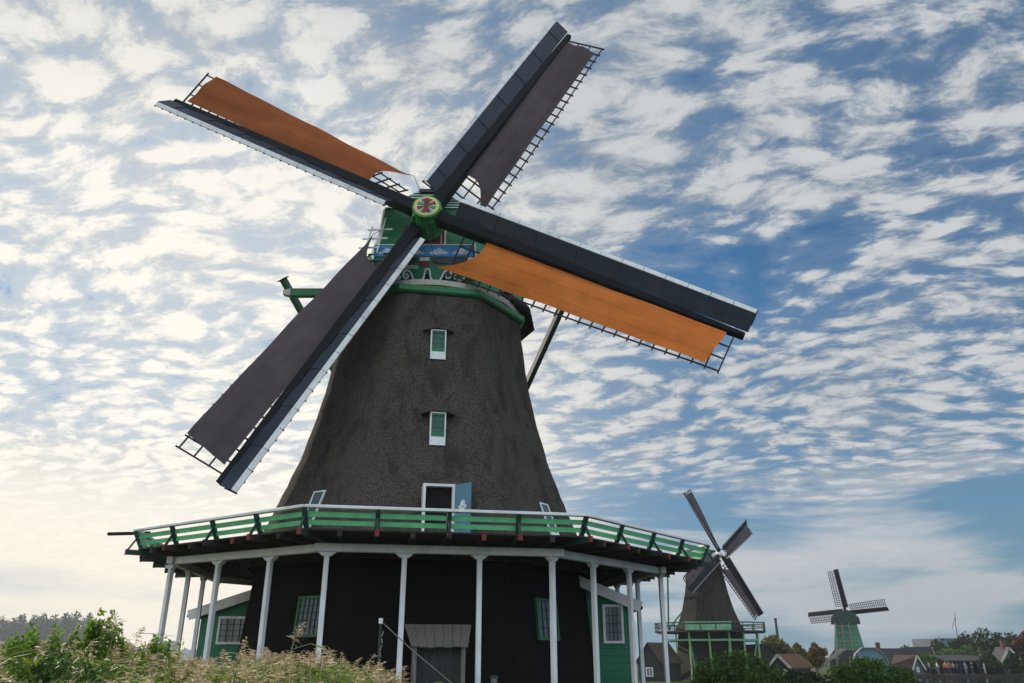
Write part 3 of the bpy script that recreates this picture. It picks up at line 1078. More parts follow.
for sgn in (-1, 1):
    c0 = 0.10
    SX, SZ = 0.80, -0.09
    prof3 = [(0.0, 13.80), (0.07, 13.78), (0.11, 13.68), (0.13, 13.52), (0.19, 13.40), (0.30, 13.33), (0.42, 13.32), (0.54, 13.37), (0.61, 13.47), (0.66, 13.60),
             (0.73, 13.70), (0.84, 13.745), (0.95, 13.72), (1.01, 13.62), (0.99, 13.50), (0.90, 13.44), (0.81, 13.47), (0.79, 13.55), (0.85, 13.60), (0.91, 13.57)]
    ribbon([(c0 + sgn * x * SX, z + SZ) for x, z in prof3])
    prof4 = [(1.16, 13.56), (1.13, 13.48), (1.18, 13.42), (1.25, 13.45), (1.34, 13.36), (1.48, 13.38), (1.56, 13.46)]
    ribbon([(c0 + sgn * x * SX, z + SZ) for x, z in prof4])
sc_.build('white_scrolls', M['white'], beard)


def text_obj(name, body, size, matw, m, parent, slant=0.2):
    cu_ = bpy.data.curves.new(name, 'FONT')
    cu_.body = body
    cu_.size = size
    cu_.extrude = 0.006
    cu_.shear = slant
    cu_.align_x = 'CENTER'
    tmp = bpy.data.objects.new(name, cu_)
    col.objects.link(tmp)
    bpy.context.view_layer.update()
    me = bpy.data.meshes.new_from_object(tmp.evaluated_get(bpy.context.evaluated_depsgraph_get()))
    bpy.data.objects.remove(tmp)
    me.name = name
    me.materials.clear()
    me.materials.append(m)
    o = bpy.data.objects.new(name, me)
    col.objects.link(o)
    o.parent = parent
    o.matrix_local = matw
    return o


tm = Matrix.Rotation(R(90), 4, 'X')
tm.translation = GP(-0.52, 13.72, 0.112)
text_obj('lettering', 'Anno', 0.27, tm, M['white'], beard)

# added bars, white to stand for light on the lower left sail's lattice
cw = MB()
for z_, xa_, xb_ in ((14.45, -2.25, -1.55), (14.80, -2.15, -1.30), (15.15, -2.0, -1.15)):
    cw.beam((xa_, -2.62, z_), (xb_, -2.62, z_ + 0.03), 0.045, 0.05)
for x_, zt_r in ((-2.05, 15.25), (-1.62, 15.6)):
    cw.beam((x_, -2.665, 14.25), (x_ + 0.22, -2.665, zt_r), 0.04, 0.045, (0, 1, 0))
cw.build('lit_lattice_bars', M['white'], cap)

# bar standing out from the far left of the gallery
pbar = at(108, 534, 27.0) - Vector((MX, MY, 0))
pbar2 = at(150, 533, 27.0) - Vector((MX, MY, 0))
bb2 = MB(); bb2.beam(pbar, pbar2, 0.10, 0.10); bb2.build('winch_bar', M['tarred'], mill)

# --- long spruit, braces and tail pole behind the cap
sp = MB(); sp.beam((-5.65, -1.6 + 3.1, 14.72), (5.5, -1.6 + 3.1, 14.72), 0.26, 0.30); spo = sp.build('long_spruit', M['midgreen'], mill)
se = MB()
se.beam((-5.95, 1.5, 14.72), (-5.66, 1.5, 14.72), 0.25, 0.16, (0, 0, 1), 0.262, 0.302)
se.build('spruit_end', M['offwhite'], spo)
for s_, yy in ((-1, 0), (1, 0)):
    bl = MB()
    p0 = Vector((s_ * 6.12, 1.78, 15.45)) if s_ < 0 else Vector((5.2, 1.78, 14.9))
    bl.beam(p0, (s_ * 0.2, 9.0, 5.6), 0.22, 0.22)
    bo = bl.build('tail_brace', M['postgreen'] if s_ > 0 else M['green'], mill)
    ctop = MB(); d_ = (p0 - Vector((s_ * 0.2, 9.0, 5.6))).normalized()
    ctop.beam(p0, p0 + d_ * 0.05, 0.34, 0.34)
    ctop.build('brace_cap', M['tarred'], bo)
    if s_ > 0:
        continue
    us = MB()
    us.beam(p0 - d_ * 0.02, p0 - d_ * 2.6, 0.225, 0.03, (0, 0, 1))
    for i_, v_ in enumerate(us.v):
        us.v[i_] = (v_[0] + 0.0, v_[1], v_[2] + 0.115)
    us.build('brace_flashing', M['greywood'], bo)
tp = MB(); tp.beam((0, 3.2, 14.9), (0, 9.0, 5.6), 0.34, 0.34); tp.build('tail_pole', M['green'], mill)

# --- windshaft, hub and sails
SP = Vector((-2.975 - MX, 23.0 - MY, 15.475))          # crossing of the stocks
YAW, TILT = R(0.5), R(10.7)
u_, v_, n_ = shaft_frame(YAW, TILT)
hub = MB()
hf = Matrix((u_, v_, n_)).transposed().to_4x4()
hf.translation = SP + Vector((0.13, 0, -0.13))
def HP(x, y, z): return hf @ Vector((x, y, z))
# cast poll end: squat octagonal box, tapering forward, with a tail shaft
def hring(r_, z, n=16, oy=0.0): return [HP(r_ * math.cos(2 * PI * q / n), r_ * math.sin(2 * PI * q / n) + oy, z) for q in range(n)]
hub.loft([hring(0.30, -0.80), hring(0.34, -0.60), hring(0.46, -0.58), hring(0.48, -0.10), hring(0.47, 0.25), hring(0.44, 0.45), hring(0.50, 0.62), hring(0.47, 0.66)])
for a in (106, 196, 286, 16):
    c, s = math.cos(R(a)), math.sin(R(a))
    hub.beam(HP(0.38 * c, 0.38 * s, -0.42), HP(0.38 * c, 0.38 * s, 0.38), 0.22, 0.26, u_)
hubo = hub.build('hub', M['hubgreen'], mill, bevel=0.02)
dsk = MB(); dsk.prism(hring(0.42, 0.662, 28), n_ * 0.012); dsk.build('hub_disc', M['yellow'], hubo)
dsk = MB(); dsk.prism(hring(0.34, 0.674, 28), n_ * 0.010); dsk.build('disc_centre', M['cream'], hubo)
for i in range(8):
    a = 2 * PI * (i + 0.5) / 8
    pt = MB()
    rim = [HP(0.0, 0.0, 0.686)] + [HP(0.32 * math.cos(a + q), 0.32 * math.sin(a + q), 0.686) for q in (-0.30, -0.15, 0.0, 0.15, 0.30)]
    pt.prism(rim, n_ * 0.008)
    pt.build('star_petal', [M['red'], M['hubgreen'], M['blue'], M['hubgreen']][i % 4], hubo)
rbx = MB()
rbx.prism([HP(x, y, 0.696) for x, y in ((-0.13, -0.3), (0.13, -0.3), (0.06, -0.03), (0.13, 0.26), (0.0, 0.33), (-0.13, 0.26), (-0.06, -0.03))], n_ * 0.01)
rbx.build('red_figure', M['red'], hubo)
sl = ['sail with dark brown cloth pointing up to the right', 'sail with rust brown cloth pointing left', 'sail with grey brown cloth pointing down to the left', 'sail with bright orange cloth pointing right']
for k in range(4):
    m4 = sail_matrix(SP, YAW, TILT, R((61.0, 151.2, 241.6, 332.4)[k]), 0.16 if k % 2 else -0.16, R((1.5, 1.0, -1.0, 1.8)[k]))
    add_sail(mill, m4, (10.95, 10.9, 10.85, 11.2)[k], 1.0, M[('cloth_dark', 'cloth_rust', 'cloth_dark', 'cloth_orange')[k]], True, sl[k], True, (0.93, 1.02, 1.02, 0.985)[k], (0.1, 0.06, 0.06, 0.08)[k], ((26, -7), (36, -9), (34, -9), (26, -7))[k], (0.0, 0.85, 0.60, 0.0)[k])

# ------------------------------------------------------------------ sheds beside the mill base
def shed(name, label, x0, x1, yf, depth, h_in, h_out, out_left, win):
    """lean-to with its board gable facing the viewer; the roof falls away from the mill"""
    root = empty(name, ((x0 + x1) / 2, yf, 0), 0, label, 'shed')
    cx = (x0 + x1) / 2
    xi, xo = (x1, x0) if out_left else (x0, x1)
    sg = -1 if out_left else 1
    wmb = MB()
    wmb.prism([Vector((xi - cx, 0, -0.2)), Vector((xo - cx, 0, -0.2)), Vector((xo - cx, 0, h_out)), Vector((xi - cx, 0, h_in))], (0, depth, 0))
    wmb.build('wall', M['greenboards'], root)
    sl_ = (h_out - h_in) / (xo - xi)
    def roofz(x): return h_in + sl_ * (x - xi)
    rf = MB()
    xe = xo + sg * 0.28
    a = [Vector((xi - cx, -0.22, roofz(xi) + 0.03)), Vector((xe - cx, -0.22, roofz(xe) + 0.03)), Vector((xe - cx, depth + 0.2, roofz(xe) + 0.03)), Vector((xi - cx, depth + 0.2, roofz(xi) + 0.03))]
    rf.hexa(a, [p + Vector((0, 0, 0.10)) for p in a])
    ro = rf.build('roof', M['tarred'], root)
    bb = MB()
    bb.beam((xi - cx, -0.25, roofz(xi) - 0.02), (xe + sg * 0.05 - cx, -0.25, roofz(xe + sg * 0.05) - 0.02), 0.05, 0.30, (0, 0, 1))
    bb.build('bargeboard', M['white'], ro)
    gt = MB(); gt.beam((xe + sg * 0.06 - cx, -0.2, roofz(xe) - 0.05), (xe + sg * 0.06 - cx, depth + 0.2, roofz(xe) - 0.05), 0.10, 0.10); gt.build('gutter', M['tarred'], ro)
    wx, wz, ww, wh = win
    wx -= cx
    fr, gl, mu = MB(), MB(), MB()
    t = 0.07
    fr.box((wx, -0.03, wz + t / 2), (ww, 0.08, t)); fr.box((wx, -0.03, wz + wh - t / 2), (ww, 0.08, t))
    fr.box((wx - ww / 2 + t / 2, -0.03, wz + wh / 2), (t, 0.08, wh - 2 * t)); fr.box((wx + ww / 2 - t / 2, -0.03, wz + wh / 2), (t, 0.08, wh - 2 * t))
    wo = fr.build('window', M['white'], root)
    gl.box((wx, -0.012, wz + wh / 2), (ww - 2 * t, 0.02, wh - 2 * t)); gl.build('glass', M['glass'], wo)
    for i in range(1, 4): mu.box((wx - ww / 2 + t + (ww - 2 * t) * i / 4, -0.036, wz + wh / 2), (0.022, 0.025, wh - 2 * t))
    for i in range(1, 4): mu.box((wx, -0.034, wz + t + (wh - 2 * t) * i / 4), (ww - 2 * t, 0.025, 0.022))
    mu.build('glazing_bars', M['postgreen'], wo)
    return root


shed('lean_to_shed', 'green boarded lean-to shed at the left foot of the large windmill', -10.15, -6.8, 27.0, 5.0, 4.05, 2.95, True, (-9.05, 1.95, 1.0, 0.85))
shed('lean_to_shed', 'green boarded lean-to shed at the right foot of the large windmill', 1.25, 3.55, 25.0, 6.0, 4.06, 3.12, False, (3.05, 1.95, 0.62, 1.10))

# ------------------------------------------------------------------ porch at the base, post, lamp
pr = empty('plank_porch', (MX, MY, 0), 0, 'small grey plank porch with a dark door at the foot of the large windmill', 'porch')
def FP(x, d, z): return face_pt(0, x, d, z)
PXC = 0.12
pd0 = base_R(1.5) * COS
jm = MB()
for sx in (-1, 1):
    x = PXC + sx * 0.60
    jm.hexa([FP(x - 0.05, pd0 - 0.3, 0), FP(x + 0.05, pd0 - 0.3, 0), FP(x + 0.05, pd0 + 0.42, 0), FP(x - 0.05, pd0 + 0.42, 0)],
            [FP(x - 0.05, pd0 - 0.3, 2.0), FP(x + 0.05, pd0 - 0.3, 2.0), FP(x + 0.05, pd0 + 0.42, 1.95), FP(x - 0.05, pd0 + 0.42, 1.95)])
jm.build('side_board', M['greywood'], pr)
dm = MB()
for i in range(6):
    x0 = PXC - 0.55 + 1.1 * i / 6 + 0.004
    x1 = PXC - 0.55 + 1.1 * (i + 1) / 6 - 0.004
    dm.hexa([FP(x0, pd0 + 0.18, 0), FP(x1, pd0 + 0.18, 0), FP(x1, pd0 + 0.22, 0), FP(x0, pd0 + 0.22, 0)], [FP(x0, pd0 + 0.18, 1.9), FP(x1, pd0 + 0.18, 1.9), FP(x1, pd0 + 0.22, 1.9), FP(x0, pd0 + 0.22, 1.9)])
dm.build('door', M['greywood_dark'], pr)
rm = MB()
for i in range(7):
    t0, t1 = -1 + 2 * i / 7 + 0.006, -1 + 2 * (i + 1) / 7 - 0.006
    low = 1.80 - 0.03 * ((i * 37) % 5) / 5
    a = [FP(PXC + t0 * 0.70, pd0 + 0.50, low), FP(PXC + t1 * 0.70, pd0 + 0.50, low), FP(PXC + t1 * 0.86, pd0 - 0.12, 2.34), FP(PXC + t0 * 0.86, pd0 - 0.12, 2.34)]
    nrm = (face_axes(0)[1] * 0.62 + Vector((0, 0, 0.66))).normalized() * 0.035
    rm.hexa(a, [p + nrm for p in a])
rm.build('plank_roof', M['greywood'], pr)

pp = at(379, 683, 15.0)
po_ = empty('chain_post', (pp.x, pp.y, 0), 0, 'leaning pale topped post with a wire running down from it', 'post')
top = at(381, 618, 15.0) - Vector((pp.x, pp.y, 0))
pmb = MB(); pmb.tube([(-0.12, 0, -0.1), (-0.03, 0, top.z * 0.5), (top.x, 0, top.z - 0.1)], [0.030, 0.027, 0.022], 8); pmb.build('shaft', M['greywood_dark'], po_)
pmb = MB(); pmb.box((top.x, 0, top.z - 0.05), (0.065, 0.065, 0.09)); pmb.build('cap_block', M['white'], po_)
pmb = MB()
for i in range(15):
    z = 0.3 + i * (top.z - 0.5) / 15
    pmb.tube([(-0.115 + 0.14 * z / top.z + 0.025 * (i % 2), -0.045, z), (-0.085 + 0.14 * z / top.z - 0.025 * (i % 2), -0.05, z + 0.09)], 0.012, 6)
pmb.build('chain', M['greywood'], po_)
e = at(460, 690, 15.0) - Vector((pp.x, pp.y, 0))
pmb = MB(); pmb.tube([(top.x, 0, top.z - 0.05), (top.x * 0.6 + e.x * 0.4, 0, top.z * 0.6 + e.z * 0.4 - 0.06), tuple(e)], 0.010, 5); pmb.build('wire', M['greywood'], po_)

lp = at(494, 683, 18.2)
lo = empty('bollard_lamp', (lp.x, lp.y, 0), 0, 'short dark bollard lamp with a glass top before the mill base', 'lamp')
q = MB(); q.tube([(0, 0, -0.1), (0, 0, 0.95)], [0.15, 0.13], 12); q.build('column', M['iron'], lo)
q = MB(); q.tube([(0, 0, 0.951), (0, 0, 1.16)], [0.075, 0.07], 10); q.build('lamp_glass', M['glass'], lo)
q = MB(); q.tube([(0, 0, 1.161), (0, 0, 1.20), (0, 0, 1.22)], [0.095, 0.09, 0.03], 10); q.build('lamp_cap', M['iron'], lo)

# ------------------------------------------------------------------ foliage helpers
def leaves(blobs, n, size, droop=0.0, squash=1.0):
    """many small leaf faces spread through lumpy volumes; blobs = (centre, radii)"""
    vol = np.array([b[1][0] * b[1][1] * b[1][2] for b in blobs]) ** 0.75
    pick = rng.choice(len(blobs), n, p=vol / vol.sum())
    C = np.array([b[0] for b in blobs], float)[pick]
    Rr = np.array([b[1] for b in blobs], float)[pick]
    d = rng.normal(size=(n, 3)); d /= np.linalg.norm(d, axis=1)[:, None]
    rad = rng.random(n) ** 0.36
    rad *= 1 + 0.10 * rng.normal(size=n)
    c = C + d * Rr * rad[:, None]
    a = rng.normal(size=(n, 3)); a /= np.linalg.norm(a, axis=1)[:, None]
    b = np.cross(a, rng.normal(size=(n, 3))); b /= np.linalg.norm(b, axis=1)[:, None]
    s = size * (0.6 + 0.8 * rng.random(n))[:, None]
    v = np.stack([c - a * s, c + b * s * 0.42, c + a * s, c - b * s * 0.42], 1).reshape(-1, 3)
    mb = MB()
    mb.v = v.tolist()
    mb.f = [(4 * i, 4 * i + 1, 4 * i + 2, 4 * i + 3) for i in range(n)]
    mb.m = [0] * n
    return mb


def raw_build(mb, name, mats, parent=None):
    me = bpy.data.meshes.new(name)
    me.from_pydata(mb.v, [], mb.f)
    for m in (mats if isinstance(mats, (list, tuple)) else [mats]):
        me.materials.append(m)
    me.polygons.foreach_set('material_index', mb.m)
    o = bpy.data.objects.new(name, me)
    col.objects.link(o)
    if parent is not None: o.parent = parent
    return o


def tree(name, label, x, y, h, wd, leafm, n=1800, size=0.28, group=None, trunk=0.25, tall=False, cat='tree'):
    h -= gz(y)
    root = empty(name, (x, y, gz(y)), rng.random() * 6, label, cat, group)
    tb = MB()
    tb.tube([(0, 0, -0.3), (0.08, 0.05, h * 0.3), (0.0, 0.1, h * 0.65), (0.1, 0, h * 0.85)], [0.03 * h, 0.024 * h, 0.014 * h, 0.004 * h], 7)
    nl = 6
    blobs = []
    for i in range(nl):
        a = 2 * PI * (i + rng.random()) / nl
        z0 = h * (trunk + 0.25 * rng.random())
        rr = wd * 0.5 * (0.5 + 0.35 * rng.random())
        z1 = z0 + h * (0.18 + 0.22 * rng.random())
        e = (rr * math.cos(a), rr * math.sin(a), z1)
        tb.tube([(0, 0.06, z0), (e[0] * 0.5, e[1] * 0.5, z0 + (z1 - z0) * 0.35), e], [0.011 * h, 0.008 * h, 0.002 * h], 5)
        s = wd * (0.20 + 0.10 * rng.random())
        blobs.append((e, (s, s, s * (1.3 if tall else 0.85))))
    for i in range(7):
        a = rng.random() * 6.3
        z = h * (trunk + 0.12 + (0.86 - trunk - 0.1) * i / 6)
        k = math.sin(PI * min(1, 0.25 + 0.72 * i / 6)) 
        rr = wd * 0.22 * k * rng.random()
        s = wd * (0.17 + 0.13 * k) * (0.8 + 0.4 * rng.random())
        blobs.append(((rr * math.cos(a) * 1.6, rr * math.sin(a) * 1.6, z), (s, s, s * (1.4 if tall else 0.85))))
    tb.build('trunk', M['bark'], root)
    raw_build(leaves(blobs, n, size), 'crown', leafm, root)
    return root


# ------------------------------------------------------------------ the second windmill
def small_mill_sails(root, P, yaw, tilt, a0, L, s, cloth):
    for k in range(4):
        add_sail(root, sail_matrix(P, yaw, tilt, a0 + k * PI / 2, 0.15 if k % 2 else -0.15), L, s, M['cloth_dark'], False, None, cloth)


M2 = Vector((22.85, 96.0, FAR_Z))
m2 = empty('windmill', M2, 0, 'brown thatched windmill with dark sails beyond the right end of the large gallery', 'windmill', 'windmills by the water')
rot2 = R(30)
tw = MB(); tw.loft([octp(4.2, 5.3, rot2), octp(3.75, 5.9, rot2), octp(3.15, 7.4, rot2), octp(2.65, 9.3, rot2), octp(2.25, 11.4, rot2), octp(2.1, 12.6, rot2)]); tw.build('thatched_tower', M['thatch_far'], m2)
bw = MB(); bw.loft([octp(4.4, -0.3, rot2), octp(3.8, 5.2, rot2)]); bw.build('base_wall', M['tarred'], m2)
cp = MB()
def capsec2(y, wb, wt, zb, zt): return [Vector((x, -y, z)) for x, z in ((-wb, zb), (-wb * 0.9, zb + 0.5 * (zt - zb)), (-wt, zt), (wt, zt), (wb * 0.9, zb + 0.5 * (zt - zb)), (wb, zb))]
cp.loft([capsec2(1.6, 1.1, 0.25, 12.65, 14.1), capsec2(0.4, 2.0, 0.4, 12.6, 14.4), capsec2(-1.2, 2.0, 0.35, 12.6, 14.1), capsec2(-2.2, 1.2, 0.2, 12.6, 13.6)])
yaw2 = R(37.4)
rz_ = Matrix.Rotation(yaw2, 3, 'Z')
cp.v = [tuple(rz_ @ Vector(p)) for p in cp.v]
cp.build('cap', M['green'], m2)
d2 = MB()
o2, i2 = octp(6.5, 4.95, rot2), octp(3.6, 4.95, rot2)
for k in range(8):
    p = [i2[k], i2[(k + 1) % 8], o2[(k + 1) % 8], o2[k]]
    d2.hexa(p, [q + Vector((0, 0, 0.16)) for q in p])
d2.build('gallery_deck', M['deckwood'], m2)
M['lightgreen_far'] = mat('pale_green_paint', (0.16, 0.38, 0.22), 0.5, 0.2, 3)
M['lime_far'] = mat('yellow_green_paint', (0.20, 0.36, 0.12), 0.5, 0.2, 3)
for k in range(8):
    a, b = o2[k], o2[(k + 1) % 8]
    rr = MB()
    rr.beam(a + Vector((0, 0, 1.0)), b + Vector((0, 0, 1.0)), 0.12, 0.12)
    if k == 6:
        rr.beam(a * 0.985 + Vector((0, 0, 0.55)), b * 0.985 + Vector((0, 0, 0.55)), 0.05, 0.6)
    else:
        rr.beam(a + Vector((0, 0, 0.6)), b + Vector((0, 0, 0.6)), 0.06, 0.10)
    rr.build('railing', M['lightgreen_far'] if k == 6 else M['postgreen'], m2)
    for i in range(3):
        q = a.lerp(b, i / 3)
        rp = MB(); rp.beam(q + Vector((0, 0, 0.0)), q + Vector((0, 0, 0.98)), 0.09, 0.09); rp.build('rail_post', M['postgreen'], m2)
    for i in range(2):
        q = a.lerp(b, i / 2) * 0.86
        gp = MB(); gp.beam((q.x, q.y, -0.1), (q.x, q.y, 4.95), 0.16, 0.16); gp.build('gallery_post', M['lime_far'], m2)
    st_ = MB(); st_.beam(o2[k] * 0.62 + Vector((0, 0, -4.4)), o2[k] * 0.84 + Vector((0, 0, -0.1)), 0.14, 0.14); st_.build('strut', M['lightgreen_far'], m2)
    eb_ = MB(); eb_.beam(a * 0.86 + Vector((0, 0, -0.12)), b * 0.86 + Vector((0, 0, -0.12)), 0.14, 0.2); eb_.build('gallery_beam', M['lightgreen_far'], m2)
tb2 = MB(); tb2.beam(rz_ @ Vector((-4.6, 1.6, 12.8)), rz_ @ Vector((0, 6.3, 5.5)), 0.2, 0.2); tb2.beam(rz_ @ Vector((4.6, 1.6, 12.8)), rz_ @ Vector((0, 6.3, 5.5)), 0.2, 0.2); tb2.build('tail_brace', M['lightgreen_far'], m2)
SP2 = Vector((24.33, 93.9, 12.66)) - M2
sh = MB(); _u, _v, _n = shaft_frame(yaw2, R(10)); sh.tube([SP2 - _n * 1.6, SP2 + _n * 0.5], 0.38, 10); sh.build('hub', M['white'], m2)
small_mill_sails(m2, SP2, yaw2, R(10), R(31.9), 8.12, 0.78, True)

# sheds at its foot
def gable_house(name, label, x, y, w, d, h, rh, rz, wallm, roofm, trim=None, cat='house', wins=(), group=None, chim=None):
    """gable faces local -Y; ridge along local Y"""
    root = empty(name, (x, y, gz(y)), rz, label, cat, group)
    wm_ = MB()
    wm_.prism([(-w / 2, -d / 2, -0.4), (w / 2, -d / 2, -0.4), (w / 2, -d / 2, h), (0, -d / 2, h + rh), (-w / 2, -d / 2, h)], (0, d, 0))
    wm_.build('wall', wallm, root)
    rf = MB()
    for s in (-1, 1):
        ex = w / 2 + 0.25
        ez = h - rh * 0.25 / (w / 2)
        a = [Vector((0, -d / 2 - 0.25, h + rh + 0.02)), Vector((s * ex, -d / 2 - 0.25, ez + 0.02)), Vector((s * ex, d / 2 + 0.25, ez + 0.02)), Vector((0, d / 2 + 0.25, h + rh + 0.02))]
        rf.hexa(a, [p + Vector((0, 0, 0.14)) for p in a])
    ro = rf.build('roof', roofm, root)
    if trim is not None:
        tm_ = MB()
        for s in (-1, 1):
            tm_.beam((0, -d / 2 - 0.29, h + rh + 0.05), (s * (w / 2 + 0.3), -d / 2 - 0.29, h - rh * 0.3 / (w / 2) + 0.05), 0.06, 0.28)
        tm_.build('bargeboard', trim, ro)
    if chim:
        ch = MB(); ch.box((0, chim, h + rh + 0.35), (0.6, 0.6, 1.4)); ch.build('chimney', M['brick'], ro)
    for (wx, wz, ww, wh) in wins:
        fr = MB()
        t = 0.09
        fr.box((wx, -d / 2 - 0.03, wz + t / 2), (ww, 0.1, t)); fr.box((wx, -d / 2 - 0.03, wz + wh - t / 2), (ww, 0.1, t))
        fr.box((wx - ww / 2 + t / 2, -d / 2 - 0.03, wz + wh / 2), (t, 0.1, wh - 2 * t)); fr.box((wx + ww / 2 - t / 2, -d / 2 - 0.03, wz + wh / 2), (t, 0.1, wh - 2 * t))
        fr.box((wx, -d / 2 - 0.03, wz + wh / 2), (0.05, 0.09, wh - 2 * t))
        wo = fr.build('window', M['white'], root)
        gl = MB(); gl.box((wx, -d / 2 - 0.01, wz + wh / 2), (ww - 2 * t, 0.03, wh - 2 * t)); gl.build('glass', M['glass'], wo)
    return root


def tile_mat(name, base):
    return boards_mat(name, base, 0.35, 0.75, 0.3, 2)


M['rooftile'] = tile_mat('brown_roof_tiles', (0.055, 0.036, 0.028))
M['rooforange'] = tile_mat('orange_roof_tiles', (0.11, 0.06, 0.032))
M['roofdark'] = tile_mat('dark_roof_tiles', (0.035, 0.033, 0.036))
M['roofred'] = tile_mat('red_roof_tiles', (0.06, 0.032, 0.026))
M['brick'] = mat('dark_brick', (0.09, 0.045, 0.035), 0.85, 0.3, 4)
M['houseblack'] = boards_mat('black_house_boards', (0.022, 0.024, 0.022), 0.25, 0.7)
M['housegreen'] = boards_mat('grey_green_house_boards', (0.05, 0.10, 0.08), 0.25, 0.7)
M['houseblue'] = boards_mat('blue_grey_house_boards', (0.10, 0.19, 0.24), 0.25, 0.6)

gable_house('mill_barn', 'low barn with brown tiled roof beside the left foot of the brown thatched windmill', 15.9, 91.0, 2.6, 5, 2.0, 1.7, R(-35), M['houseblack'], M['rooftile'], None, 'barn', [(0.0, 0.5, 0.8, 0.9)])
gable_house('mill_barn', 'black barn with dark sloping roof on the right of the brown thatched windmill', 27.6, 98.5, 6.5, 8, 1.4, 2.2, R(15), M['houseblack'], M['roofdark'], None, 'barn', [(1.2, 0.4, 1.0, 1.0)])
gable_house('cottage', 'small dark cottage with white bargeboards and an orange tiled roof behind the bushes', 30.3, 92, 2.5, 3.4, 1.45, 1.1, R(-55), M['houseblack'], M['rooforange'], M['offwhite'], 'house', [(0.6, 0.5, 0.5, 0.7), (-0.5, 0.5, 0.5, 0.7)])

# ------------------------------------------------------------------ the third windmill
M3 = Vector((51.6, 128.2, FAR_Z))
m3 = empty('windmill', M3, 0, 'small green boarded windmill with bare black lattice sails among the far barns', 'windmill', 'windmills by the water')
rz3 = R(-22)
def sq(w_, d_, z, rz=rz3):
    return [Matrix.Rotation(rz, 3, 'Z') @ Vector((x * w_ / 2, y * d_ / 2, z)) for x, y in ((-1, -1), (1, -1), (1, 1), (-1, 1))]
M['green3'] = boards_mat('mid_green_mill_boards', (0.05, 0.17, 0.10), 0.3, 0.6)
b3 = MB(); b3.loft([sq(4.3, 4.6, 3.2), sq(3.1, 3.4, 7.2)]); b3.build('mill_body', M['green3'], m3)
c3 = MB()
c3.loft([[Matrix.Rotation(rz3, 3, 'Z') @ Vector((x, y, z)) for x, z in ((-2.1, 7.1), (-2.0, 7.9), (-1.4, 8.6), (-0.4, 9.0), (0.4, 9.0), (1.4, 8.6), (2.0, 7.9), (2.1, 7.1))] for y in (-2.0, 2.2)])
c3.build('cap', M['postgreen'], m3)
sf3 = MB()
for x in (-1.9, -0.7, 0.5):
    sf3.beam(sq(4.6, 5.6, 0)[0].lerp(sq(4.6, 5.6, 0)[1], (x + 2.15) / 4.3) + Vector((0, 0, 0)), sq(3.3, 4.0, 7.2)[0].lerp(sq(3.3, 4.0, 7.2)[1], (x + 2.15) / 4.3), 0.16, 0.16)
for z in (2.2, 3.4, 4.5, 5.6, 6.7):
    q = sq(4.2 - z * 0.13, 5.2 - z * 0.18, z)
    sf3.beam(q[0], q[1].lerp(q[0], 0.35), 0.12, 0.12)
sf3.build('front_frame', M['greywood'], m3)
ln = MB(); ln.loft([sq(6.0, 6.5, -0.3), sq(6.0, 6.5, 2.4), sq(4.4, 4.8, 3.3)]); ln.build('base_wall', M['houseblack'], m3)
hub3 = at(846, 612, 130.6) - M3
sh3 = MB(); _u3, _v3, _n3 = shaft_frame(R(134), R(8)); sh3.tube([hub3 - _n3 * 3.0, hub3 + _n3 * 0.4], 0.3, 8); sh3.build('hub', M['stock'], m3)
small_mill_sails(m3, hub3, R(134), R(8), R(86), 6.5, 0.72, False)
# fences and stairs of raw timber at its foot
tmr = empty('timber_stair', at(832, 668, 118) * 1.0, 0, 'pale timber scaffold and stair before the small green windmill', 'stair')
tmr.location.z = FAR_Z
tt = MB()
for x in (-4.2, -2.4, -0.8, 0.8, 2.6, 4.0):
    tt.beam((x, 0, -0.3), (x + 0.1, 0, 2.8 + 0.4 * math.sin(x * 2)), 0.14, 0.14)
tt.beam((-4.4, -0.12, 2.1), (1.2, -0.12, 2.2), 0.12, 0.14); tt.beam((-1.2, -0.12, 1.2), (4.2, -0.12, 1.3), 0.12, 0.14)
tt.build('railing', M['greywood'], tmr)
tt = MB(); tt.beam((-3.0, 0.2, 0.0), (2.2, 0.2, 3.4), 0.2, 0.25); tt.beam((-3.0, 1.2, 0.0), (2.2, 1.2, 3.4), 0.2, 0.25)
for i in range(12):
    t = i / 12
    tt.box((-3.0 + 5.2 * t, 0.7, 3.4 * t + 0.1), (0.28, 0.9, 0.05))
tt.build('stair_flight', M['greywood'], tmr)
# gambrel shed beside it
gr_ = empty('gambrel_shed', at(868, 656, 124), R(-18), 'pale blue boarded shed with a curved gambrel roof beside the small green windmill', 'shed')
gr_.location.z = FAR_Z
gsec = [(-2.2, -0.3), (2.2, -0.3), (2.2, 1.4), (1.7, 2.7), (0.8, 3.5), (-0.8, 3.5), (-1.7, 2.7), (-2.2, 1.4)]
q = MB(); q.prism([(x, -3, z) for x, z in gsec], (0, 6, 0)); q.build('wall', M['houseblue'], gr_)
q = MB()
for (xa, za), (xb, zb) in zip(gsec[2:-1], gsec[3:]):
    k = 1.05
    a = [Vector((xa * k, -3.3, za * 1.0 + 0.04)), Vector((xb * k, -3.3, zb + 0.04)), Vector((xb * k, 3.3, zb + 0.04)), Vector((xa * k, 3.3, za + 0.04))]
    q.hexa(a, [Vector((p.x * 1.04, p.y, p.z + 0.12)) for p in a])
q.build('roof', mat('lead_grey_roof', (0.20, 0.23, 0.25), 0.5), gr_)
wdo = MB(); wdo.box((0.2, -3.03, 0.9), (0.9, 0.08, 1.6)); wdo.build('door', M['green'], gr_)

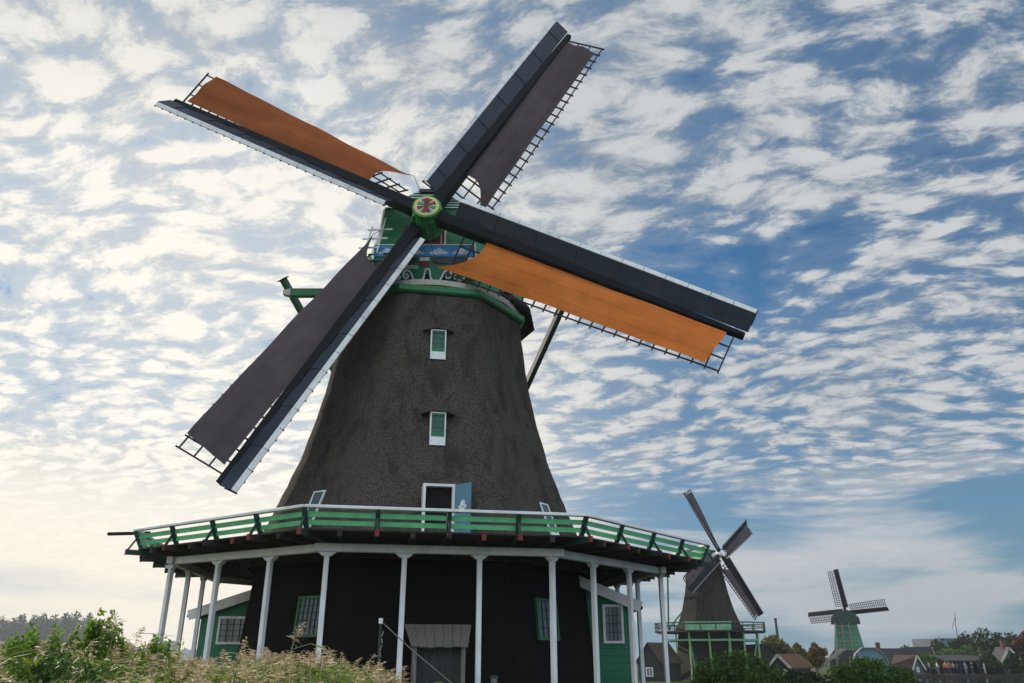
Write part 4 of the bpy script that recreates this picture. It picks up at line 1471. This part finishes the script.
# ------------------------------------------------------------------ far right bank: houses, trees, people
gable_house('house', 'black boarded house with brick chimney right of the pale blue shed', 61.5, 136, 4.0, 5.6, 1.5, 2.0, R(82), M['houseblack'], M['roofdark'], None, 'house', [(0, 0.6, 0.9, 0.9)], chim=2.0)
gable_house('house', 'house with a dark roof and a tall white gable edge, before the thin tree', 65.3, 134.6, 3.2, 3.4, 1.5, 2.2, R(70), M['housegreen'], M['roofdark'], M['offwhite'], 'house', [(0, 0.6, 0.8, 0.9)])
gable_house('house', 'low house with red tiled roof and white bargeboards on the far bank', 58.9, 126.0, 2.1, 3.6, 1.0, 1.5, R(24), M['housegreen'], M['roofred'], M['offwhite'], 'house', [(0, 0.3, 0.5, 0.7)])
gable_house('house', 'green gabled house with white trim and chimney at the right edge of the far bank', 73.4, 125.5, 2.3, 4, 2.0, 1.6, R(-8), M['housegreen'], M['roofdark'], M['offwhite'], 'house', [(-0.5, 0.5, 0.5, 0.8), (0.5, 0.5, 0.5, 0.8)], chim=-0.6)
# boathouse with open front
bh = empty('boathouse', (at(962, 668, 126.5).x, 126.5, FAR_Z), R(2), 'long low dark waterside shelter with an open front behind the group of people', 'shelter')
q = MB(); q.box((0, 2.0, 0.8), (6.4, 0.2, 2.2)); q.box((-3.15, 0, 0.8), (0.2, 3.7, 2.2)); q.box((3.15, 0, 0.8), (0.2, 3.7, 2.2)); q.build('wall', M['houseblack'], bh)
q = MB()
a = [Vector((-3.5, -2.6, 1.75)), Vector((3.5, -2.6, 1.75)), Vector((3.5, 2.6, 2.5)), Vector((-3.5, 2.6, 2.5))]
q.hexa(a, [p + Vector((0, 0, 0.15)) for p in a]); q.build('roof', M['roofdark'], bh)
for x in (-3.1, -1.5, 0, 1.5, 3.1):
    q = MB(); q.beam((x, -2.2, -0.3), (x, -2.2, 1.78), 0.16, 0.16); q.build('post', M['greywood_dark'], bh)
q = MB(); q.box((-1.0, 1.86, 1.2), (1.6, 0.05, 0.9)); q.build('window', M['glass'], bh)
ob = empty('office_block', (at(944, 650, 172).x, 172, FAR_Z), R(8), 'grey flat roofed block standing behind the far trees', 'building')
q = MB(); q.box((0, 0, 2.6), (7.5, 9, 6.4)); q.build('wall', mat('grey_concrete', (0.11, 0.13, 0.15), 0.8, 0.2, 1), ob)
for i in range(5):
    q = MB(); q.box((-2.8 + 1.4 * i, -4.52, 4.6), (1.0, 0.08, 1.2)); q.build('window', M['glass'], ob)
pl_ = at(957, 640, 160)
an = empty('antenna_mast', (pl_.x, 160, FAR_Z), 0, 'thin leaning mast rising above the far trees', 'mast')
q = MB(); q.tube([(0, 0, 0), (0.3, 0, 8.0), (0.7, 0, 10.6)], [0.09, 0.06, 0.045], 6); q.build('pole', M['iron'], an)
q = MB(); q.tube([(0.55, 0, 9.6), (-0.5, 0, 7.4)], 0.05, 5); q.build('stay', M['iron'], an)
cpx = at(781, 660, 112)
ck = empty('stack_pole', (cpx.x, 112, FAR_Z), 0, 'tall thin grey pole rising from behind the yellow green tree', 'pole')
q = MB(); q.tube([(0, 0, 0), (-0.1, 0, 7.0)], [0.2, 0.16], 8); q.build('shaft', M['greywood_dark'], ck)
q = MB(); q.tube([(-0.1, 0, 7.0), (-0.1, 0, 7.25)], [0.20, 0.20], 8); q.build('cap_ring', M['iron'], ck)


def tree_at(name, label, px, ptop, Y, wpx, leafm, n=1800, size=0.3, **kw):
    p = at(px, ptop, Y)
    wd = wpx / 830 * Y
    return tree(name, label, p.x, Y, p.z, wd, leafm, n, size, **kw)


tree_at('tree', 'open yellow green tree beside the grey pole', 775, 634, 112, 26, M['leaf_yellow'], 1500, 0.30)
tree_at('tree', 'smaller yellow green tree right of the grey pole', 795, 641, 114, 16, M['leaf_yellow'], 900, 0.30)
tree_at('tree', 'orange autumn tree between the cottage and the small green windmill', 814, 642, 116, 20, M['leaf_orange'], 1500, 0.30)
tree_at('tree', 'small thin tree behind the dark roofed houses', 906, 644, 140, 14, M['leaf_dark'], 500, 0.28)
far = [(937, 640, 146, 30, 'leaf_dark', 'round dark tree standing left of the grey block'),
       (950, 648, 133, 30, 'leaf', 'low olive tree before the grey block'),
       (963, 632, 142, 30, 'leaf_dark', 'tall dark tree right of the grey block'),
       (966, 646, 131, 32, 'leaf', 'low green tree above the shelter roof'),
       (981, 628, 140, 32, 'leaf_dark', 'tallest of the dark trees on the far bank'),
       (997, 632, 141, 28, 'leaf_dark', 'dark tree behind the green gabled house'),
       (1010, 632, 143, 26, 'leaf_dark', 'dark tree just left of the red autumn tree'),
       (1024, 629, 138, 26, 'leaf_red', 'red brown autumn tree at the right edge'),
       (988, 651, 123.6, 18, 'leaf_dark', 'dark rounded bush left of the green gabled house'),
       (1014, 653, 123.6, 22, 'leaf_dark', 'dark rounded bush right of the green gabled house'),
       (926, 655, 128, 26, 'leaf', 'low scrubby bush left of the waterside shelter')]
for (px, pt, Y, wpx, lm, lab) in far:
    tree_at('tree' if pt < 650 else 'bush', lab, px, pt, Y, wpx, M[lm], 1700, 0.32, group='trees on the far bank' if pt < 650 else 'bushes on the far bank', trunk=0.12 if pt < 650 else 0.05, cat='tree' if pt < 650 else 'bush')

# far left row of trees, pale block
for i, (px, pt, wpx) in enumerate([(2, 616, 16), (14, 618, 15), (24, 613, 16), (35, 615, 15), (45, 612, 16), (56, 614, 16), (67, 613, 16), (78, 611, 18), (90, 612, 16)]):
    o = tree_at('poplar', 'blue grey poplar in the hazy row beyond the reeds', px, pt, 640 + 6 * (i % 3), wpx * 1.35, M['leaf_dark'], 3000, 1.0, group='hazy row of trees on the left', trunk=0.15, tall=True)
for px, pt, wpx, lab in ((128, 646, 22, 'low hazy tree right of the row of poplars'), (150, 645, 14, 'low hazy tree left of the pale block')):
    tree_at('tree', lab, px, pt, 600, wpx * 1.2, M['leaf_dark'], 1100, 1.0, trunk=0.1)
pb_ = empty('pale_block', (at(167, 650, 430).x, 430, FAR_Z), R(-6), 'pale blue grey flat block far off behind the left gallery posts', 'building')
q = MB(); q.box((0, 0, 4.0), (8.5, 8, 11.4)); q.box((9, 2, 2.0), (9, 8, 7)); q.build('wall', mat('pale_concrete', (0.45, 0.50, 0.55), 0.8, 0.1, 1), pb_)
for r_ in range(3):
    q = MB(); q.box((0, -4.03, 2.5 + 2.4 * r_), (7.0, 0.1, 1.1)); q.build('window', M['glass'], pb_)


# people: one skinned body each, clothing as children
def person_meshes(pose):
    """returns body, jacket, trousers, hair meshes; height about 1.72 m"""
    s = 0.09 * pose
    J = [((0, 0, 0.95), .13), ((0, 0, 1.2), .12), ((0, 0, 1.42), .12), ((0, 0, 1.52), .055), ((0, -0.02, 1.62), .095), ((0, 0, 1.70), .07),
         ((-.10, 0, .90), .09), ((-.11, -s, .50), .065), ((-.11, s, .08), .045), ((-.11, s - .13, .03), .035),
         ((.10, 0, .90), .09), ((.11, s, .50), .065), ((.11, -s, .08), .045), ((.11, -s - .13, .03), .035),
         ((-.20, 0, 1.40), .06), ((-.25, .03, 1.14), .045), ((-.24, -.06 - s, .90), .035), ((-.23, -.09 - s, .82), .03),
         ((.20, 0, 1.40), .06), ((.25, .03, 1.14), .045), ((.24, -.06 + s, .90), .035), ((.23, -.09 + s, .82), .03)]
    E_ = [(0, 1), (1, 2), (2, 3), (3, 4), (4, 5), (0, 6), (6, 7), (7, 8), (8, 9), (0, 10), (10, 11), (11, 12), (12, 13), (2, 14), (14, 15), (15, 16), (16, 17), (2, 18), (18, 19), (19, 20), (20, 21)]
    def grow(idx, edges, infl, name, sub=1):
        mp = {j: i for i, j in enumerate(idx)}
        me = bpy.data.meshes.new(name)
        me.from_pydata([J[j][0] for j in idx], [(mp[a], mp[b]) for a, b in edges], [])
        o = bpy.data.objects.new(name, me)
        col.objects.link(o)
        o.modifiers.new('skin', 'SKIN')
        me.skin_vertices[0].data[0].use_root = True
        for j in idx:
            rr = J[j][1] + infl
            wide = 1.35 if j in (0, 1, 2) else 1.0
            me.skin_vertices[0].data[mp[j]].radius = (rr * wide, rr)
        sb = o.modifiers.new('sub', 'SUBSURF'); sb.levels = sub; sb.render_levels = sub
        bpy.context.view_layer.update()
        res = bpy.data.meshes.new_from_object(o.evaluated_get(bpy.context.evaluated_depsgraph_get()))
        bpy.data.objects.remove(o)
        res.name = name
        res.polygons.foreach_set('use_smooth', [True] * len(res.polygons))
        return res
    body = grow(list(range(22)), E_, 0.0, 'person')
    jac = grow([0, 1, 2, 14, 15, 16, 18, 19, 20], [(0, 1), (1, 2), (2, 14), (14, 15), (15, 16), (2, 18), (18, 19), (19, 20)], 0.02, 'jacket')
    tro = grow([0, 6, 7, 8, 10, 11, 12], [(0, 6), (6, 7), (7, 8), (0, 10), (10, 11), (11, 12)], 0.015, 'trousers')
    bmh = bmesh.new()
    bmesh.ops.create_uvsphere(bmh, u_segments=10, v_segments=7, radius=0.108, matrix=Matrix.Translation((0, 0.025, 1.665)) @ Matrix.Scale(0.85, 4, (0, 0, 1)))
    hair = bpy.data.meshes.new('hair')
    bmh.to_mesh(hair); bmh.free()
    return body, jac, tro, hair


PM = [person_meshes(p) for p in (0.2, 1.0, -0.8)]
skin_m = mat('skin', (0.45, 0.27, 0.19), 0.6, 0.1)
def flat(nm, c): return mat(nm, c, 0.85, 0.15, 12)
JC = {k: flat('cloth_' + k, c) for k, c in {'white': (0.65, 0.65, 0.63), 'navy': (0.03, 0.04, 0.08), 'red': (0.35, 0.05, 0.04), 'grey': (0.20, 0.21, 0.22), 'black': (0.02, 0.02, 0.022), 'beige': (0.40, 0.33, 0.24), 'blue': (0.10, 0.18, 0.32), 'brown': (0.10, 0.06, 0.04), 'orange': (0.5, 0.2, 0.08)}.items()}
people = [(929, 'beige', 'navy', 'person in a beige jacket standing alone left of the shelter'), (937.5, 'white', 'grey', 'person in white with grey trousers by the left corner of the shelter'),
          (945.5, 'orange', 'black', 'person in an orange top before the left end of the shelter'), (949.5, 'red', 'navy', 'person in a red jacket among the group at the shelter'),
          (953, 'beige', 'black', 'person in a beige top and black trousers among the group at the shelter'), (957, 'grey', 'navy', 'person in a grey jacket before the shelter window'),
          (965.5, 'blue', 'grey', 'person in a blue jacket before the middle of the shelter'), (972, 'black', 'navy', 'person in black near the right end of the shelter'),
          (980.5, 'white', 'navy', 'person in a white top and navy trousers right of the shelter'), (984.5, 'white', 'white', 'person dressed all in white right of the shelter'),
          (988.5, 'orange', 'beige', 'person in an orange top and beige trousers nearest the green gabled house')]
for i, (px, jc, tc_, lab) in enumerate(people):
    b, j, t, h = PM[i % 3]
    Y = 123.4 + 0.5 * (i % 3)
    if px < 950: Y = 122.6 + (px - 929) * 0.05
    x = at(px, 668, Y).x
    o = bpy.data.objects.new('person', b)
    if not b.materials: b.materials.append(skin_m)
    col.objects.link(o)
    o.location = (x, Y, FAR_Z + 0.02 + 0.04 * math.sin(x * 0.7) * math.cos(Y * 0.53))
    o.rotation_euler = (0, 0, rng.random() * 6.28)
    tag(o, lab, 'person', 'people on the far bank')
    for nm, me, mm in (('jacket', j, JC[jc]), ('trousers', t, JC[tc_]), ('hair', h, JC['brown'])):
        mc = me.copy(); mc.materials.clear(); mc.materials.append(mm); mc.name = nm
        c = bpy.data.objects.new(nm, mc); col.objects.link(c); c.parent = o

# ------------------------------------------------------------------ near vegetation
def bush_at(name, label, px, ptop, Y, wpx, leafm, n, size, group=None):
    p = at(px, ptop, Y)
    wd = wpx / 850 * Y
    root = empty(name, (p.x, Y, 0), 0, label, 'bush', group)
    blobs = []
    for i in range(16):
        t = (i + 0.5) / 16 * 2 - 1
        hh = p.z * (0.97 - 0.30 * abs(t) ** 2.2) * (0.88 + 0.12 * rng.random())
        r_ = wd * 0.10 * (0.8 + 0.6 * rng.random())
        blobs.append(((t * wd * 0.48, rng.normal() * wd * 0.12, hh - r_), (r_, r_, r_ * 1.0)))
        blobs.append(((t * wd * 0.46, rng.normal() * wd * 0.12, (hh - r_) * 0.5), (r_ * 1.25, r_ * 1.3, hh * 0.42)))
    st = MB()
    for b in blobs[::2]:
        st.tube([(b[0][0] * 0.4, 0, -0.1), (b[0][0] * 0.8, b[0][1] * 0.6, b[0][2] * 0.5), b[0]], [0.03, 0.02, 0.006], 5)
    # upright shoots breaking the outline
    st.build('stems', M['bark'], root)
    for i in range(44):
        t = rng.random() * 2 - 1
        hh = p.z * (0.97 - 0.28 * abs(t) ** 2.2)
        blobs.append(((t * wd * 0.48, rng.normal() * wd * 0.10, hh - 0.02), (0.055 * wd, 0.055 * wd, 0.10 + 0.14 * rng.random())))
    raw_build(leaves(blobs, n, size), 'foliage', leafm, root)
    return root


bush_at('bush', 'dark green leafy bush at the foot of the brown thatched windmill', 734, 656, 21.0, 88, M['leaf'], 12000, 0.045, 'bushes before the water')
bush_at('bush', 'green bush in front of the small cottage', 795, 674, 22.5, 90, M['leaf_dark'], 8000, 0.045, 'bushes before the water')
bush_at('bush', 'green bush before the small green windmill', 866, 661, 23.0, 84, M['leaf'], 11000, 0.045, 'bushes before the water')
bush_at('bush', 'low green bush sloping down to the water edge', 900, 673, 24.0, 44, M['leaf_dark'], 5000, 0.045, 'bushes before the water')
bush_at('leafy_bush', 'bright green leafy bush rising among the reeds on the left', 104, 622, 8.2, 72, M['leaf_bright'], 16000, 0.026)
bush_at('leafy_bush', 'low mixed green bush right of the bright leafy bush, before the gallery posts', 158, 650, 8.6, 80, M['leaf_bright'], 9000, 0.024)
bush_at('leafy_bush', 'low green bush nearest the viewer at the bottom left corner', 60, 662, 6.4, 150, M['leaf'], 12000, 0.024)
bush_at('leafy_bush', 'low green leafy bush among the reeds at the left edge', 38, 640, 8.0, 105, M['leaf_bright'], 16000, 0.026)


def reed_plant(mb, x, y, h, plume=True, lean=None, leafn=5, big=1.0):
    lx, ly = lean if lean else (rng.normal() * 0.10, rng.normal() * 0.08)
    def pt(t): return Vector((x + lx * t * t * h, y + ly * t * t * h, h * t))
    mb.mi = 1
    wd = 0.005
    n = 4
    for i in range(n):
        a, b = pt(i / n), pt((i + 1) / n)
        mb.add([a + Vector((-wd, 0, 0)), a + Vector((wd, 0.003, 0)), b + Vector((wd, 0.003, 0)), b + Vector((-wd, 0, 0))], [(0, 1, 2, 3)])
    mb.mi = 0
    for i in range(leafn):
        t = 0.45 + 0.5 * (i + rng.random()) / leafn
        p = pt(min(t, 0.97))
        a = rng.random() * 6.28
        L = (0.30 + 0.25 * rng.random()) * big
        dx, dy = math.cos(a), math.sin(a)
        w = 0.013 * big * (0.8 + 0.5 * rng.random())
        up = 0.5 + 0.5 * rng.random()
        prev = None
        for k in range(4):
            q = k / 3
            c = p + Vector((dx * L * q, dy * L * q, L * (up * q - (0.75 + 0.3 * rng.random()) * q * q)))
            ww = w * (1 - q) ** 0.7 * (0.6 if k == 0 else 1)
            sv = Vector((-dy * ww, dx * ww, 0.3 * ww))
            cur = (c - sv, c + sv)
            if prev:
                mb.add([prev[0], prev[1], cur[1], cur[0]], [(0, 1, 2, 3)])
            prev = cur
    if plume:
        mb.mi = 2
        tp_ = pt(1.0)
        da = rng.random() * 6.28
        PL = (0.16 + 0.13 * rng.random()) * big
        ddx, ddy = math.cos(da) * 0.6 + lx * 2, math.sin(da) * 0.6 + ly
        for i in range(int(64 * big)):
            t = rng.random()
            base = tp_ + Vector((ddx * PL * 0.5 * t * t, ddy * PL * 0.5 * t * t, PL * (t - 0.35 * t * t) - 0.05))
            sp = PL * 0.30 * (1 - t) + 0.012
            e = base + Vector((rng.normal() * sp * 0.7 + ddx * sp * 0.8, rng.normal() * sp * 0.7 + ddy * sp * 0.5, -abs(rng.normal()) * sp * 0.5 + sp * 0.45))
            w = 0.003 + 0.0035 * rng.random()
            sv = Vector((rng.normal(), rng.normal(), rng.normal())).normalized() * w
            mid = base.lerp(e, 0.55)
            mb.add([base, mid + sv, e, mid - sv], [(0, 1, 2, 3)])
    mb.mi = 0


def topline(px):
    """outline of the reed bed: pixel row of the tops"""
    xs_ = [-60, 0, 40, 70, 100, 140, 170, 200, 250, 290, 330, 345, 365, 395, 430]
    ys_ = [650, 648, 648, 648, 646, 648, 656, 660, 658, 654, 656, 662, 674, 680, 692]
    return float(np.interp(px, xs_, ys_))


reed = MB()
for i in range(1250):
    Y = 6.5 + 7.0 * rng.random()
    px = -150 + 545 * rng.random()
    tl_ = topline(px)
    p = at(px, tl_ + abs(rng.normal()) * 13 - 4 - 6 * (rng.random() < 0.06), Y)
    pl_prob = 0.09 if px < 150 else 0.34
    reed_plant(reed, p.x, Y, p.z - 0.08, rng.random() < pl_prob, None, 22 if px < 150 else 14, 1.1)
for i in range(700):          # the front edge of the bed, lower and further left and right
    Y = 3.8 + 2.7 * rng.random()
    px = -250 + 560 * rng.random()
    p = at(px, topline(max(px, 0)) + 14 + abs(rng.normal()) * 14, Y)
    reed_plant(reed, p.x, Y, p.z - 0.1, rng.random() < (0.03 if px < 120 else 0.2), None, 18)
tag(raw_build(reed, 'reed_bed', [M['reedleaf'], M['reedstem'], M['plume']]), kind='stuff')
for px, py, Y, ln_, lab in ((118, 616, 8.0, (0.10, 0.0), 'tall reed with a thin plume standing above the bright bush'), (136, 632, 7.6, (0.20, 0.0), 'reed with a drooping pinkish plume right of the bright bush'),
                            (296, 626, 8.2, (0.14, 0.0), 'tall reed plume crossing the window of the mill base'), (62, 632, 8.0, (-0.05, 0.0), 'reed with a ragged plume left of the bright bush'),
                            (243, 643, 8.4, (0.08, 0), 'reed plume standing before the left shed')):
    mb = MB()
    p = at(px, py, Y)
    h_ = p.z - 0.12
    reed_plant(mb, p.x - ln_[0] * h_, Y, h_, True, ln_, 5, 1.35)
    r_ = raw_build(mb, 'reed', [M['reedleaf'], M['reedstem'], M['plume']])
    tag(r_, lab, 'reed', 'tall reeds above the bed')

# ------------------------------------------------------------------ the air
hz_ = MB()
zb_, zt_ = -4.6, 28.0
hz_.box(((GXR[0] + GXR[1]) / 2, (GXR[2] + GXR[3]) / 2, (zb_ + zt_) / 2), (GXR[1] - GXR[0] + 20, GXR[3] - GXR[2] + 20, zt_ - zb_))
hm = bpy.data.materials.new('pale_air')
hm.use_nodes = True
hg = NT(hm.node_tree)
hg.n.clear()
ho = hg.node('ShaderNodeOutputMaterial')
pv = hg.node('ShaderNodeVolumePrincipled')
pv.inputs['Color'].default_value = (0.80, 0.88, 0.95, 1)
pv.inputs['Density'].default_value = 0.0003
pv.inputs['Anisotropy'].default_value = 0.2
hg.l.new(pv.outputs[0], ho.inputs['Volume'])
tag(hz_.build('haze', hm), kind='stuff')
